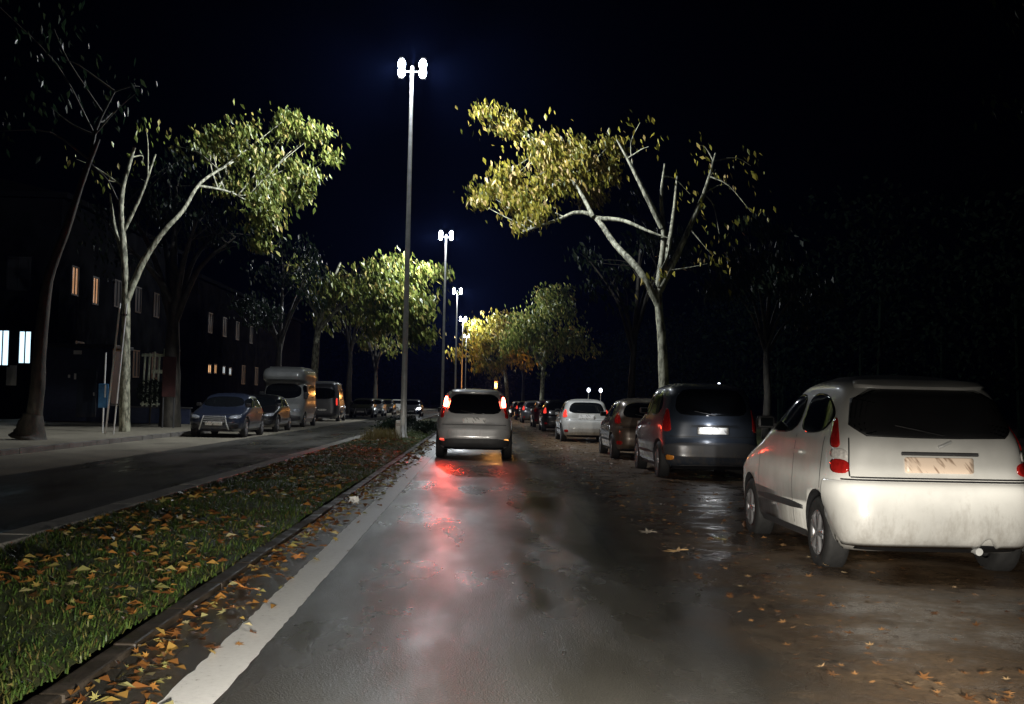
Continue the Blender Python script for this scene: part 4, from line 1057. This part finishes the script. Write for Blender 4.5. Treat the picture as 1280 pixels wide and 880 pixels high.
# blue sign
root = empty('blue_sign', (-11.75, 36.6, .11)); tag(root, 'small blue sign on a thin pole beside the twin posts', 'sign')
b = MB(); b.tube([(0, 0, 0), (0.02, 0, 2.5)], .025, 8); b.build('pole', M['whitepaint'], root, True)
b = MB(); b.box((0, -.04, 1.15), (.3, .03, .75), 0, .01); b.build('sign_panel', M['bluesign'], root)
b = MB(); b.box((.06, -.06, 1.3), (.04, .006, .4)); b.build('white_stripe', M['whitepaint'], root)
# red panel
root = empty('notice_board', (-11.55, 43.4, .11)); tag(root, 'dull red upright board leaning by the thick dark trunk', 'board')
b = MB(); b.box((0, 0, 1.9), (.5, .05, 1.5), 0, .02); b.build('board', M['redpanel'], root); b = MB(); b.tube([(-.2, .03, 0), (-.2, .03, 2.6)], .03, 8); b.tube([(.2, .03, 0), (.2, .03, 2.6)], .03, 8); b.build('support', M['trim'], root)
# median furniture
root = empty('marker_post', (-2.5, 35.9, .1)); tag(root, 'short white marker post in the grass at the foot of the nearest lamp', 'bollard')
b = MB(); b.box((0, 0, .3), (.16, .09, .6), 0, .03); b.build('post', M['whitepaint'], root); b = MB(); b.box((0, -.05, .47), (.11, .012, .09)); b.build('reflector', M['clearlens'], root)
b = MB()
for k in range(900):
    x = -3.0+R.gauss(0, .26); y = 35.8+R.gauss(0, .5); blade(b, x, y, .09, R.uniform(.12, .42), .02, R.uniform(.03, .22), R.uniform(0, 2*PI))
tag(b.build('grass_tuft', M['drygrass']), 'clump of tall dry straw-coloured grass left of the white marker post', 'grass', kind='stuff')
def shrub(x, y, r, label):
    root = empty('low_shrub', (x, y, .06)); tag(root, label, 'shrub', 'low shrubs in the median')
    b = MB(); st = MB()
    for k in range(7):
        a = R.uniform(0, 6.28); e = Vector((math.cos(a)*r*.6, math.sin(a)*r*.6, r*R.uniform(.4, .8))); st.tube([(0, 0, 0), e*.5+Vector((0, 0, .08)), e], .012, 5)
        clump(b, e, r*.5, 130, .13, .1, .7)
    b.build('foliage', M['leafc'], root); st.build('stem', M['barkd'], root)
shrub(-3.2, 41, .55, 'low green shrub left of the nearest lamp foot'); shrub(-2.0, 44, .5, 'low green shrub right of the nearest lamp foot'); shrub(-3.3, 49, .65, 'larger low shrub farther along the median')
# made-up globe lamps standing in for white glints on parked car roofs
for x, y, z, lab in ((11.6, 124, 2.6, 'left made-up globe lamp of the far cold white pair above the white parked hatchback'), (12.9, 124, 2.6, 'right made-up globe lamp of the far cold white pair above the white parked hatchback'), (12.4, 60, 2.35, 'made-up cold white globe lamp glinting above the roof of the navy off-roader')):
    root = empty('glint_globe', (x, y, .08)); tag(root, lab, 'made-up lamp', 'made-up globe lamps right of the verge')
    b = MB(); b.tube([(0, 0, 0), (0, 0, z-.1)], .035, 8); b.build('pole', M['steel'], root, True)
    r_ = .18 if y > 100 else .07
    b = MB(); b.lathe([(.0, -r_)]+[(r_*math.cos(a_*PI/12), r_*1.3*math.sin(a_*PI/12)) for a_ in range(-5, 6)]+[(.0, r_*1.3)], (0, 0, z+r_), 14); b.build('globe', M['globe'], root, True)
# litter
b = MB()
for k in range(7):
    a = k*.9; leaf_shape(b, Vector((math.cos(a)*.03, math.sin(a)*.03, .05+.006*k)), .13, .09, Vector((math.cos(a*2.1), math.sin(a*1.3), .6)), rv(), .3)
zmin_fix(b, 0)
tag(b.build('crumpled_paper', M['paper'], loc=(-1.52, 14.4, .012)), 'crumpled white paper lying in the gutter beside the edge line', 'litter')

# ------------------------------------------------------------------ headlights of the car the photo was taken from
def headlamp(x):
    ld = bpy.data.lights.new('headlamp', 'SPOT'); ld.energy = 5200; ld.color = (1, .93, .82); ld.spot_size = math.radians(95); ld.spot_blend = 1; ld.shadow_soft_size = .06
    ld.use_nodes = True; n = ld.node_tree.nodes; l = ld.node_tree.links
    em = n['Emission']
    tc = n.new('ShaderNodeTexCoord'); sp = n.new('ShaderNodeSeparateXYZ'); l.new(tc.outputs['Normal'], sp.inputs[0])
    # dipped beam: soft upper cut-off a little above the lamp axis
    rp = ramp(n, [(0, g(.55)), (.40, g(.55)), (.465, g(.45)), (.478, g(.36)), (.490, g(.42)), (.499, g(.62)), (.505, g(.85)), (.511, g(.3)), (.53, g(.06)), (.56, g(.012)), (.66, g(0))])
    ad = n.new('ShaderNodeMath'); ad.operation = 'MULTIPLY_ADD'; ad.inputs[1].default_value = .5; ad.inputs[2].default_value = .5
    l.new(sp.outputs['Y'], ad.inputs[0]); l.new(ad.outputs[0], rp.inputs['Fac']); 
    ax = n.new('ShaderNodeMath'); ax.operation = 'MULTIPLY_ADD'; ax.inputs[1].default_value = .5; ax.inputs[2].default_value = .5; l.new(sp.outputs['X'], ax.inputs[0])
    rx = ramp(n, [(.06, g(.0)), (.20, g(.7)), (.38, g(1)), (.44, g(1)), (.62, g(1)), (.8, g(.45))]); l.new(ax.outputs[0], rx.inputs['Fac'])
    mu = n.new('ShaderNodeMath'); mu.operation = 'MULTIPLY'; l.new(rp.outputs['Color'], mu.inputs[0]); l.new(rx.outputs['Color'], mu.inputs[1]); l.new(mu.outputs[0], em.inputs['Strength'])
    o = link(bpy.data.objects.new('headlamp', ld)); o.location = (x, 1.7, .66); o.rotation_euler = (PI/2, 0, math.radians(-5))
headlamp(-.30); headlamp(1.05)

# ------------------------------------------------------------------ haze
b = MB(); b.box((0, 190, 14), (180, 420, 30.5))
m = bpy.data.materials.new('night_haze'); m.use_nodes = True; n = m.node_tree.nodes; l = m.node_tree.links
n.remove(n['Principled BSDF']); pv = n.new('ShaderNodeVolumePrincipled'); pv.inputs['Color'].default_value = (.16, .27, 1, 1); pv.inputs['Density'].default_value = .00022; pv.inputs['Anisotropy'].default_value = .68
l.new(pv.outputs[0], n['Material Output'].inputs['Volume'])
hz = b.build('haze', m); tag(hz, kind='stuff', label='thin damp night haze over the whole street', cat='haze')
